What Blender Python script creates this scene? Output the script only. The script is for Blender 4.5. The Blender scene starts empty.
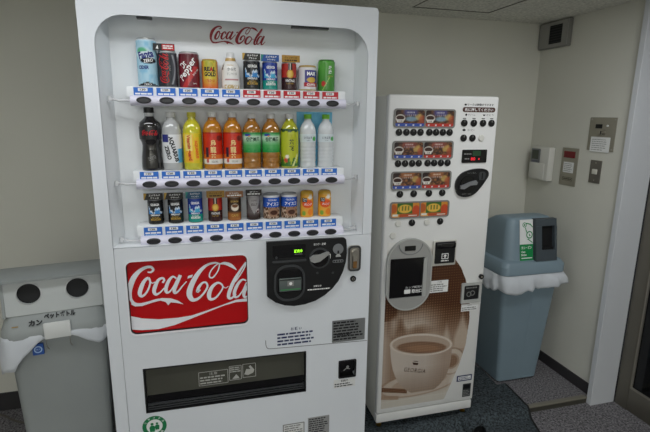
import bpy, bmesh, math, random
import numpy as np
from mathutils import Vector, Matrix
from mathutils.geometry import tessellate_polygon

S = bpy.context.scene
C = S.collection
random.seed(7)

# ------------------------------------------------------------------ camera
EYE = 1.4716
cam_d = bpy.data.cameras.new('camera')
cam = bpy.data.objects.new('camera', cam_d)
C.objects.link(cam)
cam_d.sensor_width = 36.0
cam_d.lens = 463.29 / 650 * 36.0
cam_d.clip_start = 0.02
_yaw, _pit, _rol = math.radians(15.1413), math.radians(12.3735), math.radians(0.6932)
_r = Vector((math.cos(_yaw), -math.sin(_yaw), 0))
_f0 = Vector((math.sin(_yaw), math.cos(_yaw), 0))
_f = _f0 * math.cos(_pit) - Vector((0, 0, 1)) * math.sin(_pit)
_u = Vector((0, 0, 1)) * math.cos(_pit) + _f0 * math.sin(_pit)
_right = _r * math.cos(_rol) + _u * math.sin(_rol)
_up = _u * math.cos(_rol) - _r * math.sin(_rol)
cam.matrix_world = Matrix(((_right.x, _up.x, -_f.x, 0), (_right.y, _up.y, -_f.y, 0), (_right.z, _up.z, -_f.z, EYE), (0, 0, 0, 1)))
S.camera = cam

# ------------------------------------------------------------------ world, lights, exposure
w = bpy.data.worlds.new('room_world')
S.world = w
w.use_nodes = True
w.node_tree.nodes['Background'].inputs[0].default_value = (0.9, 0.95, 1.0, 1)
w.node_tree.nodes['Background'].inputs[1].default_value = 0.02


def area(name, loc, sx, sy, power, rot=(0, 0, 0), col=(1, 1, 1)):
    l = bpy.data.lights.new(name, 'AREA')
    l.shape = 'RECTANGLE'
    l.size, l.size_y, l.energy, l.color = sx, sy, power, col
    o = bpy.data.objects.new(name, l)
    o.location = loc
    o.rotation_euler = rot
    C.objects.link(o)
    return o


# flush fluorescent ceiling fixtures: a row just in front of the machines (above the frame) and two behind the photographer
TUBE = (0.95, 0.975, 1.0)
area('ceiling_fluorescent', (-0.72, 1.12, 1.995), 0.85, 0.18, 4.4, col=TUBE)
area('ceiling_fluorescent', (0.02, 1.12, 1.995), 0.60, 0.18, 3.3, col=TUBE)
area('ceiling_fluorescent', (1.42, 1.12, 1.995), 0.60, 0.18, 7.4, col=TUBE)
area('ceiling_fluorescent', (-0.60, -1.75, 1.995), 1.2, 0.12, 38, col=TUBE)
area('ceiling_fluorescent', (1.20, -1.75, 1.995), 1.2, 0.12, 18, col=TUBE)
S.view_settings.view_transform = 'Standard'
S.view_settings.look = 'None'
S.view_settings.gamma = 1.0
S.view_settings.use_curve_mapping = False
S.view_settings.exposure = 0.0


# ------------------------------------------------------------------ materials
def lin(c):
    return tuple(((v / 255) / 12.92 if v / 255 <= 0.04045 else ((v / 255 + 0.055) / 1.055) ** 2.4) for v in c[:3])


_mats = {}


def mat(name, col, rough=0.5, metal=0.0, spec=0.5, noise=0.0, nscale=40.0, bump=0.0, bscale=200.0, emit=0.0, trans=0.0, ior=1.45, alpha=1.0, coat=0.0, col2=None, detail=2.0):
    if name in _mats:
        return _mats[name]
    m = bpy.data.materials.new(name)
    m.use_nodes = True
    nt = m.node_tree
    b = nt.nodes['Principled BSDF']
    c = lin(col)
    b.inputs['Base Color'].default_value = (*c, 1)
    b.inputs['Roughness'].default_value = rough
    b.inputs['Metallic'].default_value = metal
    b.inputs['Specular IOR Level'].default_value = spec
    b.inputs['Transmission Weight'].default_value = trans
    b.inputs['IOR'].default_value = ior
    b.inputs['Alpha'].default_value = alpha
    b.inputs['Coat Weight'].default_value = coat
    if emit:
        b.inputs['Emission Color'].default_value = (*c, 1)
        b.inputs['Emission Strength'].default_value = emit
    tc = None
    if noise or bump:
        tc = nt.nodes.new('ShaderNodeTexCoord')
    if noise:
        n = nt.nodes.new('ShaderNodeTexNoise')
        n.inputs['Scale'].default_value = nscale
        n.inputs['Detail'].default_value = detail
        nt.links.new(tc.outputs['Object'], n.inputs['Vector'])
        r = nt.nodes.new('ShaderNodeValToRGB')
        lo = tuple(v * (1 - noise) for v in c)
        hi = lin(col2) if col2 else tuple(min(1, v * (1 + noise)) for v in c)
        r.color_ramp.elements[0].position = 0.3
        r.color_ramp.elements[1].position = 0.7
        r.color_ramp.elements[0].color = (*lo, 1)
        r.color_ramp.elements[1].color = (*hi, 1)
        nt.links.new(n.outputs['Fac'], r.inputs['Fac'])
        nt.links.new(r.outputs['Color'], b.inputs['Base Color'])
    if bump:
        n2 = nt.nodes.new('ShaderNodeTexNoise')
        n2.inputs['Scale'].default_value = bscale
        n2.inputs['Detail'].default_value = 3
        nt.links.new(tc.outputs['Object'], n2.inputs['Vector'])
        bp = nt.nodes.new('ShaderNodeBump')
        bp.inputs['Strength'].default_value = bump
        bp.inputs['Distance'].default_value = 0.004
        nt.links.new(n2.outputs['Fac'], bp.inputs['Height'])
        nt.links.new(bp.outputs['Normal'], b.inputs['Normal'])
    _mats[name] = m
    return m


def print_mat(name='printed_colour', rough=0.35, spec=0.5, metal=0.0):
    if name in _mats:
        return _mats[name]
    m = bpy.data.materials.new(name)
    m.use_nodes = True
    nt = m.node_tree
    b = nt.nodes['Principled BSDF']
    a = nt.nodes.new('ShaderNodeAttribute')
    a.attribute_name = 'Print'
    nt.links.new(a.outputs['Color'], b.inputs['Base Color'])
    b.inputs['Roughness'].default_value = rough
    b.inputs['Specular IOR Level'].default_value = spec
    b.inputs['Metallic'].default_value = metal
    _mats[name] = m
    return m


WHITE = mat('white_enamel', (222, 226, 231), 0.32, noise=0.015, nscale=3)
RECESS = mat('recess_liner', (236, 239, 241), 0.45)
BAR = mat('button_bar_lavender', (222, 220, 236), 0.35)
BLACK = mat('black_plastic', (16, 17, 19), 0.38)
BLACKG = mat('black_gloss', (9, 9, 11), 0.12)
DARK = mat('dark_void', (6, 6, 7), 0.8)
GREYP = mat('grey_plastic', (120, 122, 124), 0.4)
LGREY = mat('light_grey_plastic', (176, 177, 174), 0.42)
DGREY = mat('dark_grey_plastic', (58, 60, 62), 0.45)
CHROME = mat('worn_chrome', (176, 172, 164), 0.28, metal=1.0)
BRASS = mat('brass', (170, 140, 60), 0.35, metal=1.0)
BLUE = mat('label_blue', (38, 106, 196), 0.4)
RED = mat('label_red', (182, 28, 42), 0.4)
CRED = mat('panel_red', (186, 8, 14), 0.2)
CWHITE = mat('panel_white', (235, 236, 240), 0.25)
LRED = mat('logo_dark_red', (150, 22, 38), 0.4)
PAPER = mat('paper_white', (232, 233, 232), 0.6)
PAPER2 = mat('paper_offwhite', (220, 221, 220), 0.6)
INK = mat('ink_black', (20, 21, 24), 0.6)
INKB = mat('ink_blue', (40, 48, 92), 0.6)
INKW = mat('ink_white', (240, 240, 238), 0.5)
INKR = mat('ink_red', (190, 26, 34), 0.5)
INKG = mat('ink_grey', (130, 130, 128), 0.5)
GOLD = mat('ink_gold', (186, 150, 62), 0.4)
PRINT = print_mat()
CANPRINT = print_mat('can_print', 0.26, 0.6)
CAPW = mat('cap_white', (225, 226, 226), 0.4)
ALU = mat('can_aluminium', (190, 192, 194), 0.3, metal=1.0)


# ------------------------------------------------------------------ geometry helpers
def box(bm, x0, x1, y0, y1, z0, z1, bev=0.0, seg=2, mi=0):
    vs = [bm.verts.new(p) for p in ((x0, y0, z0), (x1, y0, z0), (x1, y1, z0), (x0, y1, z0), (x0, y0, z1), (x1, y0, z1), (x1, y1, z1), (x0, y1, z1))]
    fs = [bm.faces.new([vs[i] for i in q]) for q in ((0, 1, 5, 4), (1, 2, 6, 5), (2, 3, 7, 6), (3, 0, 4, 7), (4, 5, 6, 7), (3, 2, 1, 0))]
    for f in fs:
        f.material_index = mi
    if bev:
        es = list({e for f in fs for e in f.edges})
        r = bmesh.ops.bevel(bm, geom=es, offset=bev, segments=seg, profile=0.5, affect='EDGES')
        for f in r['faces']:
            f.material_index = mi
    return fs


def rrect(x0, x1, z0, z1, r, n=5, corners=(1, 1, 1, 1)):
    out = []
    for k, (cx, cz, a0) in enumerate(((x1, z1, 0), (x0, z1, 90), (x0, z0, 180), (x1, z0, 270))):
        if not corners[k]:
            out.append((cx, cz))
            continue
        ox = cx - r if k in (0, 3) else cx + r
        oz = cz - r if k in (0, 1) else cz + r
        for i in range(n + 1):
            a = math.radians(a0 + 90 * i / n)
            out.append((ox + r * math.cos(a), oz + r * math.sin(a)))
    return out


def circ(cx, cz, r, n=24, rz=None):
    rz = r if rz is None else rz
    return [(cx + r * math.cos(2 * math.pi * i / n), cz + rz * math.sin(2 * math.pi * i / n)) for i in range(n)]


def plate(bm, outer, holes, y0, y1, mi=0, back=True):
    """flat plate in xz between y0 (front) and y1 with holes"""
    loops = [outer] + list(holes)
    tri = tessellate_polygon([[Vector((p[0], p[1], 0)) for p in l] for l in loops])
    flat = [p for l in loops for p in l]
    fv = [bm.verts.new((p[0], y0, p[1])) for p in flat]
    bv = [bm.verts.new((p[0], y1, p[1])) for p in flat] if back else None
    for t in tri:
        try:
            a = bm.faces.new([fv[i] for i in t])
            a.material_index = mi
            if back:
                b = bm.faces.new([bv[i] for i in reversed(t)])
                b.material_index = mi
        except ValueError:
            pass
    if back:
        k = 0
        for l in loops:
            n = len(l)
            for i in range(n):
                j = (i + 1) % n
                f = bm.faces.new([fv[k + i], fv[k + j], bv[k + j], bv[k + i]])
                f.material_index = mi
            k += n


def prism(bm, pts, y0, y1, mi=0):
    plate(bm, pts, [], y0, y1, mi)


def flat(bm, pts, y, mi=0):
    plate(bm, pts, [], y, y, mi, back=False)


def prism_x(bm, prof, x0, x1, mi=0):
    a = [bm.verts.new((x0, p[0], p[1])) for p in prof]
    b = [bm.verts.new((x1, p[0], p[1])) for p in prof]
    n = len(prof)
    for i in range(n):
        j = (i + 1) % n
        bm.faces.new([a[i], a[j], b[j], b[i]]).material_index = mi
    bm.faces.new(a[::-1]).material_index = mi
    bm.faces.new(b).material_index = mi


def loft(bm, loops, cap0=True, cap1=True, mi=0, closed=True):
    vs = [[bm.verts.new(p) for p in l] for l in loops]
    n = len(vs[0])
    for a, b in zip(vs, vs[1:]):
        for i in range(n if closed else n - 1):
            j = (i + 1) % n
            bm.faces.new([a[i], a[j], b[j], b[i]]).material_index = mi
    if cap0:
        bm.faces.new(vs[0][::-1]).material_index = mi
    if cap1:
        bm.faces.new(vs[-1]).material_index = mi
    return vs


def lathe(bm, prof, n=28, c=(0, 0), mi=0):
    loops = []
    for r, z in prof:
        loops.append([(c[0] + r * math.cos(2 * math.pi * i / n), c[1] + r * math.sin(2 * math.pi * i / n), z) for i in range(n)])
    loft(bm, loops, mi=mi)


def tube(bm, pts, r, n=8, mi=0):
    pts = [Vector(p) for p in pts]
    loops = []
    for i, p in enumerate(pts):
        d = (pts[min(i + 1, len(pts) - 1)] - pts[max(i - 1, 0)]).normalized()
        a = d.orthogonal() if i == 0 else loops_dir - d * loops_dir.dot(d)
        a.normalize()
        loops_dir = a
        b = d.cross(a)
        loops.append([p + (a * math.cos(2 * math.pi * k / n) + b * math.sin(2 * math.pi * k / n)) * r for k in range(n)])
    loft(bm, loops, mi=mi)


def catmull(pts, n=6):
    P = [np.array(p, float) for p in pts]
    out = []
    closed = np.allclose(P[0][:2], P[-1][:2])
    for i in range(len(P) - 1):
        p0 = P[i - 1] if i else (P[-2] if closed else 2 * P[0] - P[1])
        p3 = P[i + 2] if i + 2 < len(P) else (P[1] if closed else 2 * P[-1] - P[-2])
        p1, p2 = P[i], P[i + 1]
        for k in range(n):
            t = k / n
            out.append(0.5 * (2 * p1 + (p2 - p0) * t + (2 * p0 - 5 * p1 + 4 * p2 - p3) * t * t + (3 * p1 - p0 - 3 * p2 + p3) * t ** 3))
    out.append(P[-1])
    return out


def nb():
    return bmesh.new()


_wloc = {}


def obj(name, bm, mats, parent=None, loc=(0, 0, 0), smooth=35, mesh=None):
    if mesh is None:
        mesh = bpy.data.meshes.new(name)
        if bm is not None:
            bmesh.ops.recalc_face_normals(bm, faces=bm.faces)
            bm.to_mesh(mesh)
            bm.free()
        for m in (mats if isinstance(mats, (list, tuple)) else [mats]):
            mesh.materials.append(m)
        if smooth:
            mesh.shade_smooth()
            mesh.set_sharp_from_angle(angle=math.radians(smooth))
    o = bpy.data.objects.new(name, mesh)
    C.objects.link(o)
    o.location = loc
    if parent is not None:
        o.parent = parent
    return o


def thing(name, label, cat, loc=(0, 0, 0), rotz=0.0, group=None):
    o = bpy.data.objects.new(name, None)
    C.objects.link(o)
    o.empty_display_size = 0.05
    o.location = loc
    o.rotation_euler = (0, 0, rotz)
    o['label'] = label
    o['category'] = cat
    if group:
        o['group'] = group
    return o


def tag(o, label, cat, group=None):
    o['label'] = label
    o['category'] = cat
    if group:
        o['group'] = group
    return o


def struct(name, bm, m, label, parent=None, smooth=35):
    o = obj(name, bm, m, parent, smooth=smooth)
    o['kind'] = 'structure'
    if parent is None:
        o['label'] = label
        o['category'] = name.split('_')[0]
    return o


_txt = {}


def text_mesh(body, bold=0.0, shear=0.0, res=2, spacing=1.0):
    """unit text mesh verts (x right, y up), normalised to its own bounding box: returns verts, faces, aspect"""
    key = (body, bold, shear, res, spacing)
    if key in _txt:
        return _txt[key]
    cu = bpy.data.curves.new('lettering', 'FONT')
    cu.body = body
    cu.offset = bold
    cu.shear = shear
    cu.resolution_u = res
    cu.space_character = spacing
    o = bpy.data.objects.new('lettering', cu)
    C.objects.link(o)
    bpy.context.view_layer.update()
    dg = bpy.context.evaluated_depsgraph_get()
    me = bpy.data.meshes.new_from_object(o.evaluated_get(dg))
    v = np.array([vv.co[:2] for vv in me.vertices]) if len(me.vertices) else np.zeros((1, 2))
    f = [tuple(p.vertices) for p in me.polygons]
    bpy.data.objects.remove(o)
    bpy.data.curves.remove(cu)
    bpy.data.meshes.remove(me)
    lo, hi = v.min(0), v.max(0)
    d = np.maximum(hi - lo, 1e-6)
    v = (v - lo) / d - 0.5
    _txt[key] = (v, f, d[0] / d[1])
    return _txt[key]


def add_text(bm, body, x, z, w=None, h=None, y=0.0, mi=0, rot=0.0, bold=0.0, shear=0.0, R=None, cyl=None, spacing=1.0):
    """lettering centred at x,z on the plane y (facing -y) or wrapped round a cylinder of radius R about the z axis"""
    v, f, asp = text_mesh(body, bold, shear, 2, spacing)
    if w is None:
        w = h * asp
    if h is None:
        h = w / asp
    a = math.radians(rot)
    vs = []
    for q in v:
        px, pz = q[0] * w, q[1] * h
        px, pz = px * math.cos(a) - pz * math.sin(a) + x, px * math.sin(a) + pz * math.cos(a) + z
        if R:
            vs.append(bm.verts.new((R * math.sin(px / R), -R * math.cos(px / R), pz)))
        else:
            vs.append(bm.verts.new((px, y, pz)))
    for q in f:
        try:
            bm.faces.new([vs[i] for i in q]).material_index = mi
        except ValueError:
            pass


def text_lines(bm, x0, x1, z0, z1, n, y, mi=0, gap=0.5, ragged=0.25, R=None):
    """rows of tiny unreadable print drawn as dashes"""
    h = (z1 - z0) / n
    for i in range(n):
        zz = z1 - (i + 0.5) * h
        x = x0
        end = x1 - random.random() * ragged * (x1 - x0)
        while x < end:
            l = min(h * random.uniform(0.6, 2.2), end - x)
            pts = [(x, zz - h * (1 - gap) / 2), (x + l, zz - h * (1 - gap) / 2), (x + l, zz + h * (1 - gap) / 2), (x, zz + h * (1 - gap) / 2)]
            if R:
                vs = [bm.verts.new((R * math.sin(p[0] / R), -R * math.cos(p[0] / R), p[1])) for p in pts]
                bm.faces.new(vs).material_index = mi
            else:
                flat(bm, pts, y, mi)
            x += l + h * 0.25


def colour_mesh(name, verts, faces, cols, mats, parent, loc=(0, 0, 0), smooth=40):
    me = bpy.data.meshes.new(name)
    me.from_pydata(verts, [], faces)
    at = me.color_attributes.new('Print', 'FLOAT_COLOR', 'POINT')
    arr = np.ones((len(verts), 4), np.float32)
    arr[:, :3] = cols
    at.data.foreach_set('color', arr.ravel())
    me.materials.append(mats)
    if smooth:
        me.shade_smooth()
        me.set_sharp_from_angle(angle=math.radians(smooth))
    return obj(name, None, None, parent, loc, mesh=me)


def lin_arr(a):
    a = np.clip(np.asarray(a, float) / 255, 0, 1)
    return np.where(a <= 0.04045, a / 12.92, ((a + 0.055) / 1.055) ** 2.4)


def print_sheet(name, x0, x1, z0, z1, y, nx, nz, fn, parent, mask=None, m=None):
    """flat printed sheet facing -y; fn(u, v) arrays in 0..1 gives sRGB 0..255 colours"""
    xs = np.linspace(x0, x1, nx + 1)
    zs = np.linspace(z0, z1, nz + 1)
    X, Z = np.meshgrid(xs, zs)
    U, V = (X - x0) / (x1 - x0), (Z - z0) / (z1 - z0)
    col = lin_arr(fn(U, V).reshape(-1, 3))
    verts = np.stack([X.ravel(), np.full(X.size, y), Z.ravel()], 1)
    W = nx + 1
    faces = []
    mk = mask(X, Z) if mask else None
    for j in range(nz):
        for i in range(nx):
            if mk is not None and not mk[j, i]:
                continue
            a = j * W + i
            faces.append((a, a + 1, a + W + 1, a + W))
    return colour_mesh(name, verts.tolist(), faces, col, m or PRINT, parent, smooth=0)


def px(shape, c):
    return np.broadcast_to(np.array(c, float), shape + (3,)).copy()


def blend(img, mask, c):
    m = np.clip(mask, 0, 1)[..., None]
    return img * (1 - m) + np.array(c, float) * m


def ell(U, V, cu, cv, ru, rv, soft=0.15):
    d = np.sqrt(((U - cu) / ru) ** 2 + ((V - cv) / rv) ** 2)
    return np.clip((1 - d) / soft + 0.5, 0, 1)


def rect(U, V, u0, u1, v0, v1):
    return ((U > u0) & (U < u1) & (V > v0) & (V < v1)).astype(float)


_rs = np.random.RandomState(3)


def vnoise(U, V, fu, fv, seed=0):
    rs = np.random.RandomState(seed)
    g = rs.rand(64, 64)
    a, b = U * fu, V * fv
    i, j = np.floor(a).astype(int), np.floor(b).astype(int)
    fa, fb = a - i, b - j
    fa, fb = fa * fa * (3 - 2 * fa), fb * fb * (3 - 2 * fb)
    G = lambda p, q: g[p % 64, q % 64]
    return (G(i, j) * (1 - fa) + G(i + 1, j) * fa) * (1 - fb) + (G(i, j + 1) * (1 - fa) + G(i + 1, j + 1) * fa) * fb


# ------------------------------------------------------------------ script lettering used on the machine and one can
LOGO = {"C1":[[0.1612,0.2662,0.0083],[0.1878,0.2641,0.0117],[0.2065,0.2838,0.015],[0.1891,0.308,0.0167],[0.1466,0.306,0.02],[0.0979,0.2783,0.025],[0.0522,0.2259,0.0333],[0.0225,0.1581,0.0333],[0.0118,0.097,0.0267],[0.0172,0.0431,0.02],[0.0428,0.0065,0.015],[0.0861,-0.005,0.0117],[0.1503,0.0049,0.01],[0.2153,0.0203,0.01],[0.2637,0.0211,0.01]],"o1":[[0.1641,0.2148,0.0167],[0.131,0.1911,0.0217],[0.1019,0.1333,0.0267],[0.0892,0.0845,0.025],[0.1034,0.0617,0.0183],[0.1331,0.0804,0.0133],[0.1596,0.1228,0.0117],[0.1758,0.1766,0.0117],[0.1641,0.2148,0.0167]],"oc":[[0.1763,0.1837,0.0083],[0.1927,0.168,0.0067],[0.214,0.1769,0.0067]],"c2":[[0.2723,0.1647,0.0133],[0.2866,0.1886,0.0133],[0.2716,0.2059,0.015],[0.2386,0.1891,0.0183],[0.2114,0.136,0.025],[0.2007,0.0939,0.0233],[0.2151,0.0674,0.0183],[0.2481,0.0824,0.01],[0.2824,0.1171,0.0083]],"a1":[[0.3838,0.193,0.01],[0.3556,0.2115,0.0133],[0.3231,0.1801,0.02],[0.297,0.1194,0.0233],[0.2979,0.0796,0.0183],[0.3223,0.081,0.0117],[0.3539,0.1216,0.0083],[0.39,0.1871,0.01]],"as":[[0.4162,0.2208,0.0217],[0.3886,0.1619,0.0233],[0.3625,0.1009,0.0233],[0.3639,0.0681,0.0183],[0.3907,0.0784,0.0117],[0.4274,0.1224,0.0083],[0.4639,0.1609,0.0067]],"C2":[[0.7369,0.297,0.01],[0.6951,0.3074,0.0133],[0.6256,0.2873,0.0183],[0.5595,0.2237,0.0283],[0.5019,0.1267,0.035],[0.4799,0.0482,0.0367],[0.5006,-0.0054,0.0283],[0.5442,-0.0041,0.0183],[0.5949,0.0393,0.0133],[0.6293,0.0953,0.0133],[0.6225,0.1346,0.0133],[0.5924,0.1372,0.0133],[0.5607,0.1014,0.02],[0.5472,0.0622,0.0183],[0.573,0.0764,0.0083]],"lp":[[0.7369,0.297,0.0083],[0.7227,0.2344,0.0083],[0.68,0.1793,0.01],[0.6516,0.1871,0.01],[0.6601,0.2302,0.0083],[0.699,0.2781,0.0083],[0.7369,0.297,0.0083]],"rb":[[0.7334,0.2937,0.0067],[0.7827,0.2973,0.02],[0.8332,0.2734,0.0233],[0.8785,0.2314,0.005]],"o2":[[0.7078,0.1245,0.0167],[0.666,0.0888,0.0233],[0.6412,0.0295,0.0283],[0.6491,-0.0139,0.0217],[0.6875,-0.0115,0.015],[0.7277,0.0283,0.0117],[0.7583,0.0819,0.01],[0.7417,0.1183,0.0117],[0.7078,0.1245,0.0167]],"ol":[[0.758,0.0950,0.006],[0.780,0.075,0.005],[0.806,0.088,0.005]],"l":[[0.9601,0.2952,0.01],[0.9131,0.2287,0.015],[0.8585,0.1403,0.0233],[0.8139,0.0415,0.025],[0.8052,-0.0141,0.0217],[0.8293,-0.022,0.015],[0.8687,0.012,0.0083]],"l2":[[0.9601,0.2952,0.0083],[0.9503,0.2535,0.0083],[0.9084,0.1827,0.0083],[0.8649,0.1212,0.0067]],"a2":[[0.9595,0.1281,0.01],[0.9247,0.1385,0.0133],[0.8888,0.1042,0.02],[0.8572,0.0376,0.0233],[0.8575,-0.0115,0.0183],[0.8855,-0.0123,0.0117],[0.9219,0.0317,0.0083],[0.9626,0.1128,0.01]],"a2s":[[0.9952,0.1476,0.0217],[0.9655,0.0843,0.0233],[0.9373,0.0151,0.0233],[0.9416,-0.0233,0.0167],[0.9702,-0.0127,0.01],[1.0103,0.0331,0.0067]]}
LOGO_TAIL = [[0.0171,0.0198],[0.0866,0.0022],[0.1831,0.018],[0.2564,0.0327],[0.3288,0.024],[0.3848,-0.0016],[0.429,-0.0391],[0.3673,-0.0201],[0.3268,-0.0124],[0.3058,-0.036],[0.2865,-0.0048],[0.247,0.0118],[0.182,0.0],[0.1008,-0.0227],[0.0456,-0.0208],[0.0202,-0.002]]
LOGO_HY = [[0.4790,0.2104],[0.5170,0.2190],[0.5080,0.1950],[0.4700,0.1865]]
LOGO_RIBBON = [[-0.0028,-0.1026],[0.0931,-0.1348],[0.2206,-0.1561],[0.368,-0.1591],[0.4852,-0.1511],[0.6223,-0.1166],[0.7615,-0.076],[0.8671,-0.0427],[0.9625,-0.0386],[0.9618,-0.0672],[0.8665,-0.0655],[0.7611,-0.0873],[0.6389,-0.1278],[0.4839,-0.1792],[0.348,-0.2224],[0.2151,-0.2447],[0.086,-0.239],[-0.0085,-0.2243]]


def script_logo(bm, x0, z0, W, y, mi=0, fat=1.0, R=None, rot=0.0, level=0.0, clip=None, sub=6, tall=1.0):
    """the flowing script wordmark: origin at its lower left, width W"""
    a = math.radians(rot)
    lift = 0.0

    def P(u, v):
        v = v * tall + level * u
        if clip is not None:
            u = min(u, clip)
        X, Z = u * W, v * W
        X, Z = X * math.cos(a) - Z * math.sin(a) + x0, X * math.sin(a) + Z * math.cos(a) + z0
        Rl = (R or 0) + lift
        return (Rl * math.sin(X / R), -Rl * math.cos(X / R), Z) if R else (X, y - lift, Z)
    for kk, (k, s) in enumerate(LOGO.items()):
        lift = 0.00012 * kk
        pts = catmull(s, sub)
        L, Rr = [], []
        for i, p in enumerate(pts):
            d = pts[min(i + 1, len(pts) - 1)][:2] - pts[max(i - 1, 0)][:2]
            n = np.array([-d[1], d[0]]) / (np.hypot(*d) + 1e-9)
            hw = max(p[2], 0.004) * 0.5 * fat
            L.append(bm.verts.new(P(*(p[:2] + n * hw))))
            Rr.append(bm.verts.new(P(*(p[:2] - n * hw))))
        for i in range(len(pts) - 1):
            if clip is not None and pts[i][0] > clip and pts[i + 1][0] > clip:
                continue
            bm.faces.new([L[i], L[i + 1], Rr[i + 1], Rr[i]]).material_index = mi
    for poly in (LOGO_TAIL, LOGO_HY):
        lift = 0.0022
        tri = tessellate_polygon([[Vector((p[0], p[1], 0)) for p in poly]])
        vs = [bm.verts.new(P(*p)) for p in poly]
        for t in tri:
            bm.faces.new([vs[i] for i in t]).material_index = mi


# ================================================================== THE SETTING
LOW = -0.035           # lower floor; the strip of floor at the back right is one step higher (z = 0)
CEIL = 2.003
XR, YB = 1.985, 2.47   # right wall, back wall
WALL = mat('wallpaper_cream', (213, 212, 201), 0.85, noise=0.03, nscale=2.2, bump=0.12, bscale=260)
WALLR = mat('wallpaper_cream_side', (213, 212, 202), 0.85, noise=0.03, nscale=2.2, bump=0.12, bscale=260)
CEILM = mat('ceiling_tile_speckled', (232, 232, 223), 0.9, noise=0.35, nscale=75, bump=0.3, bscale=160, col2=(238, 237, 228), detail=4)
CARPET = mat('carpet_tile_grey', (90, 88, 91), 0.95, noise=0.8, nscale=120, bump=0.8, bscale=260, col2=(150, 147, 150), detail=4)
MATC = mat('carpet_mat_dark', (36, 42, 46), 0.95, noise=0.9, nscale=105, bump=0.9, bscale=240, col2=(82, 92, 97), detail=4)
BASEM = mat('vinyl_baseboard_dark', (52, 50, 52), 0.6)
TRIMW = mat('trim_white_paint', (205, 208, 212), 0.45)
ALUM = mat('aluminium_door_frame', (118, 114, 104), 0.42, metal=0.6, noise=0.04, nscale=8)
GLASSD = mat('dark_door_glass', (14, 15, 16), 0.06, spec=0.5)
STEPM = mat('step_nosing', (118, 114, 102), 0.5)
STEPR = mat('step_riser', (66, 64, 56), 0.7)

b = nb(); box(b, -2.4, 2.4, -2.2, YB + 0.1, LOW - 0.1, LOW)
struct('floor', b, CARPET, 'grey carpeted floor of the vending corner')
b = nb(); box(b, 0.64, XR, 1.80, YB, LOW, 0.0)
pl = struct('floor_platform', b, CARPET, 'low raised carpeted floor under the coffee machine and blue-grey bin')
pl['category'] = 'floor'
b = nb(); prism_x(b, [(1.782, -0.007), (1.782, -0.001), (1.785, 0.0015), (1.806, 0.0015), (1.806, -0.001), (1.800, -0.001), (1.800, -0.007)], 1.30, XR - 0.028)
t1 = struct('trim_1', b, STEPM, 'pale metal nosing strip along the edge of the low step')
t1['category'] = 'trim'
b = nb(); box(b, 1.30, XR - 0.028, 1.786, 1.80, LOW, -0.007)
obj('riser', b, STEPR, t1)
b = nb(); box(b, -2.4, XR + 0.1, YB, YB + 0.1, LOW - 0.1, CEIL + 0.1)
struct('wall_back', b, WALL, 'plain cream papered wall behind the vending machines')
b = nb(); box(b, XR, XR + 0.14, 1.787, YB, LOW - 0.1, CEIL + 0.1)
struct('wall_right', b, WALLR, 'plain cream papered side wall carrying switches and control panels')
b = nb(); box(b, 2.15, 2.25, -2.2, 1.757, LOW - 0.1, CEIL + 0.1)
struct('wall_right_far', b, WALLR, 'cream wall around the glazed metal door')['category'] = 'wall'
b = nb(); box(b, -2.4, -2.3, -2.2, YB, LOW - 0.1, CEIL + 0.1)
struct('wall_left', b, WALL, 'cream side wall on the far left of the room')
b = nb(); box(b, -2.4, 2.3, -2.3, -2.2, LOW - 0.1, CEIL + 0.1)
struct('wall_front', b, WALL, 'cream wall behind the photographer')
b = nb()
hx0, hx1, hy0, hy1 = 1.062, 1.503, 1.85, 2.300
for (x0, x1, y0, y1) in ((-2.4, hx0, -2.3, YB + .1), (hx1, 2.3, -2.3, YB + .1), (hx0, hx1, -2.3, hy0), (hx0, hx1, hy1, YB + .1)):
    box(b, x0, x1, y0, y1, CEIL, CEIL + 0.1)
cei = struct('ceiling', b, CEILM, 'speckled off-white tiled ceiling')
b = nb()
g = 0.008
box(b, hx0 + g, hx1 - g, hy0 + g, hy1 - g, CEIL + 0.0005, CEIL + 0.05)
obj('hatch_panel', b, CEILM, cei)
b = nb(); box(b, hx0 - .02, hx1 + .02, hy0 - .02, hy1 + .02, CEIL + 0.05, CEIL + 0.06)
obj('hatch_gap', b, DARK, cei)
b = nb()
for (x0, x1, y0, y1) in ((hx0, hx0 + g * .9, hy0, hy1), (hx1 - g * .9, hx1, hy0, hy1), (hx0, hx1, hy0, hy0 + g * .9), (hx0, hx1, hy1 - g * .9, hy1)):
    box(b, x0, x1, y0, y1, CEIL - 0.0015, CEIL + 0.02)
obj('hatch_frame', b, mat('hatch_frame_metal', (96, 94, 84), 0.5, metal=0.3), cei)
b = nb(); box(b, -2.3, XR, YB - 0.008, YB, LOW, 0.062)
struct('baseboard_back', b, BASEM, 'dark vinyl baseboard along the back wall')
b = nb(); box(b, XR - 0.008, XR, 1.79, YB - 0.008, 0.0, 0.062)
struct('baseboard_right', b, BASEM, 'dark vinyl baseboard along the side wall behind the blue-grey bin')
b = nb(); box(b, 1.958, 2.112, 1.757, 1.787, LOW, CEIL, bev=0.0015, seg=1)
struct('trim_2', b, TRIMW, 'tall white painted post beside the metal door', smooth=0)

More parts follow.
